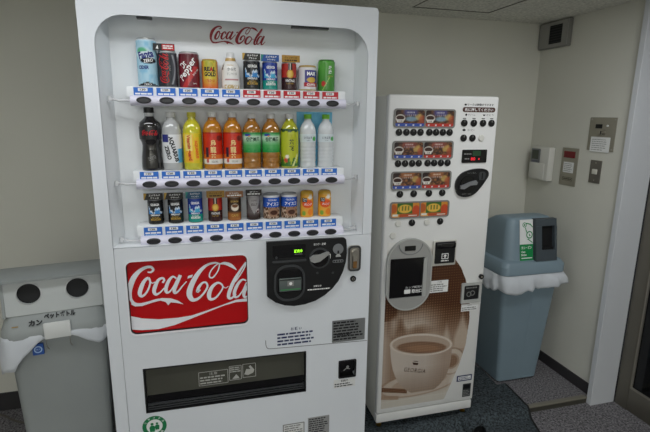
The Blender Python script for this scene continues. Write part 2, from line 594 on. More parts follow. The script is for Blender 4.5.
d = thing('door_1', 'metal framed door with dark glass beside the white post', 'door', (2.115, 1.3, LOW))
d['kind'] = 'structure'
DY0, DY1 = 0.86 - 1.3, 1.753 - 1.3
b = nb()
box(b, 0, 0.035, DY1 - 0.068, DY1, 0, 1.98, bev=0.002)
obj('stile', b, ALUM, d)
b = nb()
box(b, 0, 0.035, DY0, DY0 + 0.068, 0, 1.98, bev=0.002)
obj('stile', b, ALUM, d)
b = nb(); box(b, 0.002, 0.033, DY0 + .068, DY1 - .068, 0.002, 0.125, bev=0.002)
obj('bottom_rail', b, ALUM, d)
b = nb(); box(b, 0.002, 0.033, DY0 + .068, DY1 - .068, 1.88, 1.98, bev=0.002)
obj('top_rail', b, ALUM, d)
b = nb(); box(b, 0.014, 0.022, DY0 + .068, DY1 - .068, 0.125, 1.88)
obj('glass_pane', b, GLASSD, d)
b = nb()
box(b, 0.004, 0.014, DY0 + .068, DY1 - .068, 0.125, 0.133)
box(b, 0.004, 0.014, DY1 - .076, DY1 - .068, 0.133, 1.88)
obj('glazing_bead', b, mat('bead_pale', (150, 146, 136), 0.4, metal=0.5), d)

# ================================================================== DRINK VENDING MACHINE
FX0, FX1, FY, FZ0, FZ1 = -0.333, 0.6155, 1.600, 0.03, 1.83
ROOT = (0.141, 1.95, LOW)


def L(p=(0, 0, 0)):
    return (p[0] - ROOT[0], p[1] - ROOT[1], p[2] - ROOT[2])


vm = thing('vending_machine', 'large white drink vending machine with three rows of sample cans and bottles', 'vending machine', ROOT)


def vpart(name, bm, m, parent=None, smooth=35, loc=None):
    """part modelled in room coordinates under the machine"""
    if parent is None or parent is vm:
        return obj(name, bm, m, vm, L(loc or (0, 0, 0)), smooth)
    return obj(name, bm, m, parent, loc or (0, 0, 0), smooth)


b = nb(); box(b, FX0, FX1, 1.738, 2.30, FZ0, FZ1, bev=0.006)
vpart('cabinet', b, WHITE)
for sx in (FX0 + 0.07, FX1 - 0.07):
    for sy in (1.79, 2.24):
        b = nb(); lathe(b, [(0.022, LOW), (0.022, LOW + 0.012), (0.012, LOW + 0.014), (0.012, FZ0)], 12, (sx, sy))
        vpart('foot', b, CHROME)
RX0, RX1, RZ0, RZ1 = -0.290, 0.581, 1.0315, 1.757
hole = rrect(RX0, RX1, RZ0, RZ1, 0.085, 8, (1, 1, 0, 0))
b = nb()
plate(b, rrect(FX0, FX1, RZ0 - 0.0006, FZ1, 0.012, 4, (1, 1, 0, 0)), [rrect(RX0 - 0.0008, RX1 + 0.0008, RZ0 - 0.0003, RZ1 + 0.0008, 0.0858, 8, (1, 1, 0, 0))], FY, FY + 0.004)
plate(b, rrect(FX0, FX1, RZ0 - 0.0006, FZ1, 0.012, 4, (1, 1, 0, 0)), [rrect(-0.318, 0.602, RZ0 - 0.0003, 1.812, 0.02, 4, (1, 1, 0, 0))], FY + 0.004, 1.735)
box(b, FX0, -0.2905, FY, 1.735, FZ0, RZ0 - 0.0006)
vpart('door_frame', b, WHITE)
# tapered liner of the display recess
b = nb()
fl = hole
bl = rrect(-0.268, 0.570, 1.0325, 1.790, 0.003, 8, (1, 1, 0, 0))
loft(b, [[(p[0], FY + 0.003, p[1]) for p in fl], [(p[0], 1.716, p[1]) for p in bl]], cap0=False, cap1=True)
vpart('display_recess', b, RECESS, smooth=50)
b = nb(); script_logo(b, 0.0515, 1.7075, 0.185, 1.7145, fat=1.5, level=0.022, tall=0.90)
vpart('script_wordmark', b, LRED)['label'] = 'dark red script wordmark on recess back'
for x0, x1 in ((-0.169, -0.125), (0.315, 0.442)):
    b = nb(); box(b, x0, x1, 1.612, 1.634, 1.7525, 1.7615)
    vpart('lamp_slot', b, DGREY)

# lower door
b = nb()
SLOT = [(-0.229, 0.406), (0.364, 0.402), (0.364, 0.576), (-0.229, 0.583)]
RED0 = rrect(-0.259, 0.148, 0.713, 0.982, 0.022, 5)
CUPH = rrect(0.498, 0.568, 0.440, 0.514, 0.004, 2)
plate(b, rrect(-0.2892, FX1, FZ0, RZ0 - 0.002, 0.004, 2), [RED0, SLOT, CUPH], FY, 1.735)
vpart('lower_door', b, WHITE)
# red illuminated-sign panel
b = nb(); plate(b, rrect(-0.262, 0.151, 0.710, 0.985, 0.025, 6), [rrect(-0.257, 0.146, 0.715, 0.980, 0.020, 6)], FY - 0.002, FY + 0.003)
rp = vpart('sign_rim', b, CWHITE)
b = nb(); prism(b, rrect(-0.2588, 0.1478, 0.7132, 0.9818, 0.0218, 6), FY + 0.016, FY + 0.03)
sg = vpart('logo_panel', b, CRED)
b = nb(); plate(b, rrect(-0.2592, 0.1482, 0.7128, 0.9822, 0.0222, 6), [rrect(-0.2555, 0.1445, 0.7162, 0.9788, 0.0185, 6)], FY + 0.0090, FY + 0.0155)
vpart('painted_edge_shadow', b, mat('edge_shadow_dark', (30, 14, 16), 0.6), sg)  # dark ring standing in for the shadow round the sunken sign's edge
sg['label'] = 'red sign panel with white script lettering'
b = nb(); script_logo(b, -0.2585, 0.8245, 0.4185, FY + 0.0150, fat=1.25, clip=0.965, sub=8)
vpart('script_lettering', b, CWHITE, sg)
b = nb(); flat(b, [(min(max(-0.2585 + u * 0.4185, -0.2585), 0.1475), 0.8245 + v * 0.4185) for u, v in LOGO_RIBBON], FY + 0.0152)
vpart('wave_ribbon', b, CWHITE, sg)

# coin panel
b = nb()
cpan = [(0.215, 1.025), (0.500, 1.025)]
cpan += [(0.500 + 0.014 * math.sin(math.radians(a)), 1.011 + 0.014 * math.cos(math.radians(a))) for a in (30, 60)]
cpan += [(0.5155, 0.995), (0.5165, 0.965), (0.513, 0.930), (0.503, 0.893), (0.486, 0.857), (0.462, 0.828), (0.432, 0.804), (0.396, 0.785), (0.355, 0.775), (0.315, 0.772), (0.280, 0.778), (0.245, 0.793), (0.215, 0.818)]
prism(b, cpan[::-1], FY - 0.012, FY)
cp = vpart('coin_panel', b, BLACK)
cp['label'] = 'rounded black coin and banknote panel'
Y0 = FY - 0.012
b = nb(); prism(b, rrect(0.236, 0.358, 0.962, 1.010, 0.004), Y0 - 0.001, Y0)
vpart('display_window', b, BLACKG, cp)
b = nb(); add_text(b, '販売中', 0.3305, 0.985, w=0.030, h=0.013, y=Y0 - 0.0016, bold=0.02)
vpart('led_readout', b, mat('led_lime', (150, 240, 40), 0.5, emit=1.6), cp)
b = nb(); prism(b, rrect(0.236, 0.360, 0.946, 0.953, 0.003), Y0 - 0.005, Y0)
vpart('ledge', b, DGREY, cp)
b = nb(); plate(b, rrect(0.240, 0.356, 0.795, 0.935, 0.05, 8), [rrect(0.2475, 0.3485, 0.803, 0.927, 0.043, 8)], Y0 - 0.004, Y0)
vpart('slot_bezel', b, DGREY, cp)
b = nb(); prism(b, rrect(0.254, 0.345, 0.829, 0.915, 0.004), Y0 - 0.002, Y0)
vpart('slot_hood', b, BLACKG, cp)
b = nb(); box(b, 0.258, 0.341, Y0 - 0.010, Y0 - 0.002, 0.835, 0.886, bev=0.003)
bs = vpart('bill_slot', b, mat('slot_smoke', (92, 100, 98), 0.25), cp)
b = nb()
flat(b, rrect(0.288, 0.312, 0.856, 0.876, 0.002), Y0 - 0.0105, 0)
flat(b, rrect(0.262, 0.337, 0.841, 0.845, 0.001), Y0 - 0.0105, 1)
flat(b, rrect(0.260, 0.339, 0.879, 0.883, 0.001), Y0 - 0.0105, 2)
flat(b, circ(0.300, 0.866, 0.006, 12), Y0 - 0.011, 3)
vpart('slot_print', b, [INKG, mat('ink_green', (60, 140, 80), 0.5), BLACK, PAPER], bs)
# return lever
b = nb(); prism(b, circ(0.411, 0.952, 0.040, 32), Y0 - 0.002, Y0)
vpart('lever_dial', b, DGREY, cp)
b = nb(); prism(b, circ(0.411, 0.952, 0.033, 32), Y0 - 0.004, Y0 - 0.002)
vpart('lever_disc', b, BLACKG, cp)
b = nb()
prism(b, [(0.371, 0.958), (0.374, 0.946), (0.388, 0.940), (0.408, 0.944), (0.426, 0.957), (0.444, 0.970), (0.444, 0.976), (0.437, 0.977), (0.410, 0.968), (0.385, 0.967)], Y0 - 0.018, Y0 - 0.004)
vpart('return_lever', b, mat('lever_grey', (150, 150, 148), 0.35), cp)
b = nb(); prism(b, circ(0.4815, 0.983, 0.020, 24), Y0 - 0.004, Y0)
ck = vpart('coin_slot_plate', b, GREYP, cp)
b = nb(); prism(b, rrect(0.478, 0.485, 0.962, 0.978, 0.002), Y0 - 0.0045, Y0 - 0.0038); prism(b, [(0.472, 0.958), (0.478, 0.965), (0.485, 0.965), (0.491, 0.958), (0.491, 0.954), (0.472, 0.954)], Y0 - 0.006, Y0 - 0.003, 1)
vpart('coin_slot', b, [BLACK, LGREY], ck)
b = nb(); prism(b, rrect(0.461, 0.503, 0.930, 0.941, 0.005), Y0 - 0.001, Y0)
vpart('coin_icons', b, GREYP, cp)
b = nb()
for k in range(4):
    flat(b, circ(0.467 + 0.010 * k, 0.9355, 0.0035, 10), Y0 - 0.0015)
add_text(b, 'おつり・返却', 0.411, 1.006, w=0.045, h=0.009, y=Y0 - 0.0006, mi=1, bold=0.02)
text_lines(b, 0.366, 0.452, 0.828, 0.8345, 1, Y0 - 0.0006, 1, 0.3, 0)
add_text(b, 'お知らせ', 0.404, 0.844, w=0.030, h=0.008, y=Y0 - 0.0006, mi=1, bold=0.02)
flat(b, rrect(0.449, 0.453, 0.948, 0.966, 0.001), Y0 - 0.0006, 1)
text_lines(b, 0.317, 0.345, 0.972, 0.975, 1, Y0 - 0.0016, 2, 0.2, 0)
vpart('panel_print', b, [BLACK, INKW, INKG], cp)
for x, z in ((0.403, 0.895), (0.463, 0.891), (0.250, 0.965)):
    b = nb(); prism(b, circ(x, z, 0.0045, 12), Y0 - 0.002, Y0)
    vpart('screw', b, DGREY, cp)
# key lock plate
b = nb()
prism(b, rrect(0.524, 0.575, 0.888, 0.990, 0.014), FY - 0.006, FY)
lk = vpart('lock_plate', b, CHROME)
b = nb(); plate(b, rrect(0.5255, 0.5735, 0.8895, 0.9885, 0.013), [rrect(0.530, 0.569, 0.895, 0.983, 0.011)], FY - 0.010, FY - 0.006)
vpart('lock_rim', b, DGREY, lk)
b = nb(); box(b, 0.541, 0.558, FY - 0.013, FY - 0.006, 0.900, 0.978, bev=0.004)
prism(b, circ(0.5495, 0.962, 0.013, 16), FY - 0.016, FY - 0.006)
vpart('lock_handle', b, CHROME, lk)
b = nb(); flat(b, rrect(0.542, 0.557, 0.903, 0.930, 0.002), FY - 0.0137)
vpart('lock_tag', b, mat('lock_tag_brown', (120, 84, 40), 0.5), lk)
b = nb(); prism(b, circ(0.547, 0.857, 0.0115, 20), FY - 0.005, FY)
kl = vpart('key_lock', b, BLACK)
b = nb(); prism(b, circ(0.547, 0.857, 0.006, 14), FY - 0.006, FY - 0.005); prism(b, rrect(0.5455, 0.5485, 0.853, 0.861, 0.001), FY - 0.0065, FY - 0.005, 1)
vpart('key_hole', b, [CHROME, BLACK], kl)
# seam of the removable lower panel
b = nb()
seam = catmull([(0.208, 0.640), (0.2085, 0.622), (0.213, 0.609), (0.226, 0.6035), (0.30, 0.6005), (0.45, 0.5955), (0.613, 0.590)], 5)
tube(b, [(p[0], FY + 0.0006, p[1]) for p in seam], 0.0016, 6)
vpart('panel_seam', b, mat('seam_grey', (120, 122, 124), 0.6))
b = nb()
add_text(b, 'お 願 い', 0.325, 0.675, w=0.042, h=0.013, y=FY - 0.0006, bold=0.02)
text_lines(b, 0.252, 0.398, 0.609, 0.664, 4, FY - 0.0006, 0, 0.5, 0.15)
vpart('notice_print', b, INKB)
b = nb(); prism(b, rrect(0.467, 0.602, 0.598, 0.690, 0.003), FY - 0.0015, FY)
pt = vpart('rating_plate', b, mat('plate_grey', (128, 130, 130), 0.4, metal=0.3))
b = nb(); text_lines(b, 0.472, 0.598, 0.604, 0.686, 7, FY - 0.002, 0, 0.45, 0.3); add_text(b, '飲料自動販売機', 0.510, 0.628, w=0.07, h=0.013, y=FY - 0.0022, bold=0.03)
vpart('plate_print', b, INK, pt)
# change return cup
b = nb(); box(b, 0.496, 0.570, FY + 0.030, FY + 0.04, 0.438, 0.516); box(b, 0.496, 0.570, FY + 0.002, FY + 0.03, 0.438, 0.4405); 
vpart('return_cup', b, DARK)
b = nb(); plate(b, rrect(0.496, 0.570, 0.438, 0.516, 0.005), [rrect(0.501, 0.565, 0.443, 0.511, 0.003)], FY - 0.003, FY + 0.003)
rc = vpart('return_bezel', b, BLACK)
b = nb(); box(b, 0.502, 0.564, FY + 0.002, FY + 0.006, 0.462, 0.510, bev=0.002)
vpart('return_flap', b, BLACKG)
b = nb(); tube(b, [(0.518, FY + 0.001, 0.470), (0.530, FY + 0.001, 0.478), (0.545, FY + 0.001, 0.474)], 0.0016, 6); flat(b, circ(0.535, 0.484, 0.006, 12), FY + 0.0013)
vpart('hand_mark', b, INKG)
b = nb(); flat(b, rrect(0.477, 0.568, 0.396, 0.434, 0.002), FY - 0.0006); text_lines(b, 0.481, 0.564, 0.399, 0.418, 2, FY - 0.0009, 1); add_text(b, 'お釣り', 0.522, 0.426, w=0.03, h=0.010, y=FY - 0.0009, mi=1, bold=0.02)
vpart('return_sticker', b, [PAPER2, INK])
b = nb(); flat(b, rrect(0.270, 0.358, 0.215, 0.268, 0.002), FY - 0.0006); flat(b, rrect(0.274, 0.354, 0.219, 0.264, 0.001), FY - 0.0008, 1); text_lines(b, 0.277, 0.351, 0.222, 0.262, 4, FY - 0.001, 0)
vpart('permit_sticker', b, [INKG, PAPER2])
b = nb(); flat(b, rrect(0.372, 0.461, 0.185, 0.281, 0.002), FY - 0.0006); text_lines(b, 0.376, 0.457, 0.190, 0.277, 9, FY - 0.0009, 1)
vpart('spec_sticker', b, [mat('sticker_grey', (150, 151, 150), 0.5), INK])
# green recycling badge
b = nb()
gx, gz = -0.204, 0.349
flat(b, circ(gx, gz, 0.042, 36), FY - 0.0006, 0)
flat(b, circ(gx, gz, 0.028, 30), FY - 0.0009, 1)
for s, (dx, dz) in ((1, (-0.008, -0.002)), (0.8, (0.009, 0.001))):
    flat(b, [(gx + dx + s * p[0], gz + dz + s * p[1]) for p in ((-0.008, -0.02), (0.008, -0.02), (0.010, 0.000), (0.004, 0.006), (-0.005, 0.006), (-0.010, -0.002))], FY - 0.0012, 0)
    flat(b, circ(gx + dx, gz + dz + s * 0.012, 0.0055 * s, 12), FY - 0.0012, 0)
for k, ch in enumerate('リサイクル'):
    a = math.radians(150 - 30 * k)
    add_text(b, ch, gx + 0.035 * math.cos(a), gz + 0.035 * math.sin(a), h=0.008, y=FY - 0.0012, mi=1, rot=math.degrees(a) - 90, bold=0.02)
for k, ch in enumerate('飲料容器'):
    a = math.radians(225 + 30 * k)
    add_text(b, ch, gx + 0.035 * math.cos(a), gz + 0.035 * math.sin(a), h=0.008, y=FY - 0.0012, mi=1, rot=math.degrees(a) + 90, bold=0.02)
vpart('recycling_badge', b, [mat('badge_green', (18, 120, 70), 0.45), PAPER])['label'] = 'round green recycling badge'
# product slot
b = nb()
box(b, -0.235, 0.370, FY + 0.06, FY + 0.07, 0.395, 0.590)
box(b, -0.235, 0.370, FY + 0.004, FY + 0.06, 0.394, 0.399)
vpart('product_chute', b, DARK)
b = nb(); plate(b, [(-0.229, 0.406), (0.364, 0.402), (0.364, 0.576), (-0.229, 0.583)], [[(-0.223, 0.412), (0.359, 0.408), (0.359, 0.572), (-0.223, 0.578)]], FY - 0.001, FY + 0.012)
vpart('slot_frame', b, BLACK)
b = nb(); prism(b, [(-0.222, 0.470), (0.358, 0.470), (0.358, 0.571), (-0.222, 0.577)], FY + 0.010, FY + 0.014)
fp = vpart('slot_flap', b, mat('smoky_flap', (74, 74, 66), 0.15, noise=0.10, nscale=5))
b = nb(); prism(b, [(-0.222, 0.440), (0.358, 0.440), (0.358, 0.470), (-0.222, 0.470)], FY + 0.010, FY + 0.014)
vpart('flap_band', b, BLACKG)
for z in (0.415, 0.424, 0.434):
    b = nb(); box(b, -0.222, 0.358, FY + 0.004, FY + 0.012, z - 0.0028, z + 0.0018, bev=0.001)
    vpart('sill_rib', b, DGREY)
b = nb()
INKF = mat('ink_pale', (176, 176, 170), 0.5)
YF = FY + 0.0095
for x0, x1, z0, z1 in ((-0.041, 0.066, 0.480, 0.536), (0.070, 0.116, 0.487, 0.546), (0.120, 0.170, 0.491, 0.548)):
    plate(b, rrect(x0, x1, z0, z1, 0.002, 2), [rrect(x0 + .0018, x1 - .0018, z0 + .0018, z1 - .0018, 0.001, 2)], YF, YF + 0.0003)
text_lines(b, -0.036, 0.061, 0.484, 0.518, 3, YF, 0, 0.5, 0.2); add_text(b, '注意', 0.012, 0.526, w=0.03, h=0.012, y=YF)
text_lines(b, 0.073, 0.113, 0.518, 0.542, 3, YF, 0, 0.5, 0.2)
flat(b, [(0.080, 0.492), (0.108, 0.492), (0.104, 0.500), (0.096, 0.510), (0.088, 0.500)], YF)
flat(b, [(0.126, 0.505), (0.140, 0.500), (0.160, 0.508), (0.164, 0.520), (0.150, 0.540), (0.143, 0.536), (0.150, 0.524), (0.134, 0.526)], YF)
vpart('flap_sticker', b, INKF, fp)

# ------------------------------------------------------------------ shelves of the display
PITCH = 0.0694
COL = [-0.1645 + PITCH * k for k in range(10)]
SHELF = [(1.508, 1.552), (1.237, 1.279), (1.042, 1.0925)]   # button-bar height, standing height
arm_mat = mat('white_wire', (205, 206, 208), 0.4)


def label_mesh(nm, m):
    b_ = nb()
    prism(b_, [(-0.0295, -0.0150), (0.0295, -0.0150), (0.0295, 0.0150), (-0.0295, 0.0150)], -0.0012, 0.0)
    flat(b_, rrect(-0.016, 0.013, 0.003, 0.0128, 0.001, 2), -0.0016, 1)
    add_text(b_, '120', -0.0015, 0.008, w=0.017, h=0.0065, y=-0.002, mi=2, bold=0.03)
    text_lines(b_, -0.025, 0.025, -0.009, -0.001, 1, -0.0016, 1, 0.35, 0.0)
    text_lines(b_, -0.025, 0.012, -0.0135, -0.0095, 1, -0.0016, 3, 0.3, 0.0)
    me = bpy.data.meshes.new(nm)
    bmesh.ops.recalc_face_normals(b_, faces=b_.faces)
    b_.to_mesh(me); b_.free()
    for q in (m, PAPER, INK, mat('ink_pale_blue', (150, 190, 225), 0.5)):
        me.materials.append(q)
    return me


LBL_B, LBL_R = label_mesh('price_label_blue', BLUE), label_mesh('price_label_red', RED)
b = nb()
loft(b, [[(p[0], 0.0, p[1]) for p in circ(0, 0, 0.0230, 28, 0.0110)], [(p[0], -0.004, p[1]) for p in circ(0, 0, 0.0223, 28, 0.0102)], [(p[0], -0.0045, p[1]) for p in circ(0, 0, 0.0188, 28, 0.0078)], [(p[0], -0.002, p[1]) for p in circ(0, 0, 0.0168, 28, 0.0064)]], cap0=False)
bmesh.ops.recalc_face_normals(b, faces=b.faces)
BTN = bpy.data.meshes.new('select_button'); b.to_mesh(BTN); b.free(); BTN.materials.append(mat('button_charcoal', (38, 38, 42), 0.3)); BTN.shade_smooth(); BTN.set_sharp_from_angle(angle=0.6)
SX0, SX1 = -0.212, 0.511
for r, (zb, zs) in enumerate(SHELF):
    b = nb()
    ang = [math.radians(a) for a in range(100, 271, 17)]
    prof = [(1.634 + 0.0170 * math.cos(a), zb + 0.0165 * math.sin(a)) for a in ang]
    prism_x(b, prof + [(1.645, zb - 0.0165), (1.645, zb + 0.0163)], SX0 + 0.006, SX1)
    sh = vpart('shelf', b, BAR)
    b = nb(); box(b, SX0 - 0.005, SX1 + 0.004, 1.6445, 1.714, zs - 0.036, zs, bev=0.002)
    vpart('shelf_tray', b, RECESS, sh)
    for k, x in enumerate(COL):
        o = obj('select_button', None, None, sh, (x, 1.6185, zb + 0.001), mesh=BTN)
        o = obj('price_label', None, None, sh, (x - 0.002, 1.642, (zb + zs) / 2 + 0.0045), mesh=(LBL_R if (r == 0 and k >= 5) else LBL_B))
    for s, xw in ((-1, -0.276), (1, 0.574)):
        b = nb()
        xe = SX0 if s < 0 else SX1
        tube(b, [(xw + s * 0.0, 1.655 if s < 0 else 1.66, zb + 0.004), (xw - s * 0.012, 1.655 if s < 0 else 1.66, zb + 0.004), ((xe + xw) / 2, 1.648, zb - 0.001), (xe - s * 0.004, 1.644, zb)], 0.0035, 8)
        lathe(b, [(0.007, zb - 0.004), (0.007, zb + 0.012)], 10, (xw - s * 0.006, 1.655 if s < 0 else 1.66))
        vpart('shelf_arm', b, arm_mat, sh)

# ------------------------------------------------------------------ sample drinks
DY = 1.678
NTH = 56


def can_body(root, R, H, fn, name='can_body', nv=44, prof=None):
    """cylinder with printed sides; fn(T degrees, V) -> sRGB"""
    if prof is None:
        prof = [(0.90, 0.0), (0.97, 0.012), (1.0, 0.03)] + [(1.0, 0.03 + 0.92 * i / nv) for i in range(1, nv)] + [(1.0, 0.95), (0.95, 0.975), (0.89, 0.99), (0.89, 1.0)]
    r = np.array([p[0] for p in prof]) * R
    v = np.array([p[1] for p in prof])
    th = np.linspace(-180, 180, NTH, endpoint=False)
    T, V = np.meshgrid(th, v)
    Rr = np.repeat(r[:, None], NTH, 1)
    col = lin_arr(fn(T, V).reshape(-1, 3))
    X, Y, Z = Rr * np.sin(np.radians(T)), -Rr * np.cos(np.radians(T)), V * H
    verts = np.stack([X.ravel(), Y.ravel(), Z.ravel()], 1).tolist()
    n = len(prof)
    faces = []
    for j in range(n - 1):
        for i in range(NTH):
            k = (i + 1) % NTH
            faces.append((j * NTH + i, j * NTH + k, (j + 1) * NTH + k, (j + 1) * NTH + i))
    faces.append(tuple(range(NTH))[::-1])
    faces.append(tuple((n - 1) * NTH + i for i in range(NTH)))
    return colour_mesh(name, verts, faces, col, CANPRINT, root)


def can_rim(root, R, H, m=None):
    b_ = nb(); lathe(b_, [(R * 0.86, H - 0.0005), (R * 0.91, H - 0.0015), (R * 0.92, H + 0.0015), (R * 0.86, H + 0.0025), (R * 0.82, H - 0.0002)], 36)
    obj('rim', b_, m or ALU, root)


def card(root, x0, x1, z0, z1, y, back, prt):
    b_ = nb(); box(b_, x0, x1, y, y + 0.0012, z0, z1)
    c_ = obj('promo_card', b_, back, root)
    b_ = nb()
    mats = prt(b_, x0, x1, z0, z1, y - 0.0004)
    obj('card_print', b_, mats, c_)


def drink(row, k, label, h, cat='can', name='drink_can', x=None):
    z = SHELF[row][1] + 0.0005
    t_ = thing(name, label, cat, (COL[k] + 0.005 if x is None else x, DY, z), 0, 'sample drinks on the %s display shelf' % ('top', 'middle', 'bottom')[row])
    if row == 0:
        t_.scale.z = 0.962
    return t_


def art_text(root, items, mats, R, name='label_print'):
    for it in items:
        b_ = nb()
        it = dict(it)
        k_ = it.pop('mi', 0)
        add_text(b_, it.pop('t'), it.pop('x'), it.pop('z'), R=R + it.pop('d', 0.0004), **it)
        obj(name, b_, mats[k_], root)


def mk(T):
    return T / 90.0


# ---- top row
def f_cider(T, V):
    c = px(T.shape, (168, 206, 224))
    c = blend(c, (vnoise(T / 40 + 9, V, 3, 9, 1) - 0.5) * 1.2, (108, 176, 212))
    c = blend(c, ell(T, V, -5, 0.66, 52, 0.13, 0.3), (196, 222, 224))
    c = blend(c, ell(T, V, -25, 0.74, 30, 0.07, 0.4), (90, 176, 130))
    c = blend(c, ell(T, V, 0, 0.66, 50, 0.075), (214, 228, 236))
    c = blend(c, ell(T, V, 12, 0.545, 48, 0.062), (22, 26, 38))
    c = blend(c, (V < 0.105 - np.abs(T) / 900).astype(float), (20, 24, 34))
    c = blend(c, (V > 0.955).astype(float), (206, 214, 220))
    c = blend(c, (V < 0.02).astype(float), (150, 160, 168))
    return c


R = 0.0315
t = drink(0, 0, 'tall pale blue soda can, leftmost on the top shelf', 0.154, x=-0.152)
can_body(t, R, 0.154, f_cider); can_rim(t, R, 0.154)
art_text(t, [dict(t='Fanta', x=-0.001, z=0.1035, w=0.050, h=0.024, rot=12, bold=0.04, mi=2), dict(t='ZERO', x=0.006, z=0.084, w=0.030, h=0.011, rot=10, mi=1, bold=0.02), dict(t='CIDER', x=-0.010, z=0.062, w=0.034, h=0.012, mi=2, bold=0.04), dict(t='ZERO', x=0, z=0.007, w=0.024, h=0.006, mi=1)], [INKW, INKW, mat('ink_navy', (28, 44, 120), 0.5)], R)


def f_zero(T, V):
    c = px(T.shape, (34, 36, 42))
    c = blend(c, np.clip((T - 5) / 60, 0, 0.5), (92, 96, 104))
    s = 28 + 22 * np.sin((V - 0.1) * 3.6)
    c = blend(c, np.exp(-((T - s) / 5.5) ** 2) * (V > 0.08) * (V < 0.9), (176, 180, 186))
    c = blend(c, (V > 0.955).astype(float), (196, 200, 204))
    c = blend(c, (V < 0.02).astype(float), (150, 150, 155))
    return c


t = drink(0, 1, 'black and silver cola can with a vertical red script on the top shelf', 0.117, x=-0.0895)
can_body(t, 0.0305, 0.117, f_zero); can_rim(t, 0.0305, 0.117)
b = nb(); script_logo(b, 0.002, 0.014, 0.094, 0, R=0.0309, rot=90, fat=1.35, sub=4)
obj('script_wordmark', b, INKR, t)
art_text(t, [dict(t='zero', x=0.008, z=0.062, w=0.018, h=0.006, rot=90)], [INKG], 0.0305)


def pc_zero(b_, x0, x1, z0, z1, y):
    m = (x0 + x1) / 2
    flat(b_, [(m - 0.006, z0 + .002), (x1 - .001, z0 + .002), (x1 - .001, z1 - .002), (m - 0.006, z1 - .002)], y, 1)
    flat(b_, [(x0 + 0.008, z0 + .006), (x0 + 0.016, z0 + .005), (x0 + 0.014, z1 - .005)], y, 0)
    text_lines(b_, m - 0.003, x1 - 0.003, z0 + 0.005, z1 - 0.004, 2, y - 0.0004, 0, 0.4)
    return [INKW, INKR]


card(t, -0.040, 0.026, 0.1175, 0.140, -0.028, BLACK, pc_zero)


def f_pepper(T, V):
    c = px(T.shape, (112, 28, 42))
    c = blend(c, np.clip((V - 0.7) * 2.2, 0, 0.6), (70, 18, 30))
    s = (V - 0.42) * 120
    c = blend(c, ((T > s + 4) & (T < s + 34) & (V < 0.6)).astype(float), (186, 48, 50))
    c = blend(c, (V > 0.955).astype(float), (200, 180, 184))
    return c


t = drink(0, 2, 'maroon soda can with white diagonal lettering on the top shelf', 0.116, x=-0.0215)
can_body(t, 0.033, 0.116, f_pepper); can_rim(t, 0.033, 0.116)
art_text(t, [dict(t='Dr', x=-0.020, z=0.076, w=0.022, h=0.022, rot=56, bold=0.025, shear=0.1), dict(t='Pepper', x=-0.004, z=0.060, w=0.086, h=0.028, rot=56, bold=0.025, shear=0.1), dict(t='SINCE 1885', x=0.022, z=0.052, w=0.030, h=0.006, rot=48), dict(t='350ml', x=0.018, z=0.014, w=0.014, h=0.004)], [INKW], 0.033)


def f_gold(T, V):
    c = px(T.shape, (208, 186, 64))
    c = blend(c, np.clip((0.36 - V) * 2.6, 0, 1), (214, 90, 44))
    c = blend(c, np.clip((V - 0.55) * 2, 0, 0.6) * (vnoise(T / 30 + 8, V, 3, 6, 4) > 0.45), (150, 160, 52))
    c = blend(c, np.clip((np.abs(T) - 40) / 50, 0, 0.6), (196, 60, 44))
    c = blend(c, (V > 0.955).astype(float), (140, 150, 60))
    return c


t = drink(0, 3, 'small yellow and red energy drink can on the top shelf', 0.095, x=0.045)
can_body(t, 0.0265, 0.095, f_gold); can_rim(t, 0.0265, 0.095, GOLD)
art_text(t, [dict(t='REAL', x=0, z=0.064, w=0.040, h=0.015, bold=0.05, mi=0), dict(t='GOLD', x=0, z=0.047, w=0.040, h=0.015, bold=0.05, mi=0), dict(t='A', x=0.0045, z=0.064, w=0.009, h=0.015, bold=0.06, mi=1, d=0.0007), dict(t='リアルゴールド', x=0, z=0.026, w=0.034, h=0.010, bold=0.03, mi=1)], [INK, INKR], 0.0265)


# white sports bottle
def f_white(T, V):
    c = px(T.shape, (232, 230, 226))
    c = blend(c, (V < 0.10).astype(float) * 0.7 * (vnoise(T / 20 + 10, V, 4, 20, 2) > 0.4), (176, 140, 70))
    c = blend(c, ((V > 0.24) & (V < 0.275) & (np.abs(T - 5) < 45)).astype(float), (176, 90, 92))
    c = blend(c, (V > 0.765) * (V < 0.86), (186, 150, 76))
    c = blend(c, (np.abs(T + 62) < 5) * (V > 0.5) * (V < 0.66), (70, 56, 50))
    return c


wp = [(0.92, 0.0), (1.0, 0.03)] + [(1.0, 0.03 + 0.5 * i / 16) for i in range(1, 17)] + [(0.97, 0.58), (0.90, 0.64), (0.78, 0.70), (0.62, 0.75), (0.56, 0.77), (0.56, 0.80), (0.52, 0.83), (0.50, 0.86), (0.40, 0.865), (0.40, 0.87)]
t = drink(0, 4, 'small white bottle with a gold neck band on the top shelf', 0.124, 'bottle', 'drink_bottle', x=0.1145)
can_body(t, 0.0315, 0.124, f_white, 'bottle_body', prof=wp)
b = nb(); lathe(b, [(0.0135, 0.107), (0.0135, 0.121), (0.011, 0.124)], 24)
obj('cap', b, CAPW, t)
art_text(t, [dict(t='からだ', x=0.002, z=0.066, w=0.030, h=0.011, mi=0, bold=0.02), dict(t='すこやか茶', x=0.002, z=0.050, w=0.034, h=0.009, mi=0), dict(t='SPARKLING', x=-0.004, z=0.079, w=0.022, h=0.005, mi=1)], [INKG, GOLD], 0.0315)


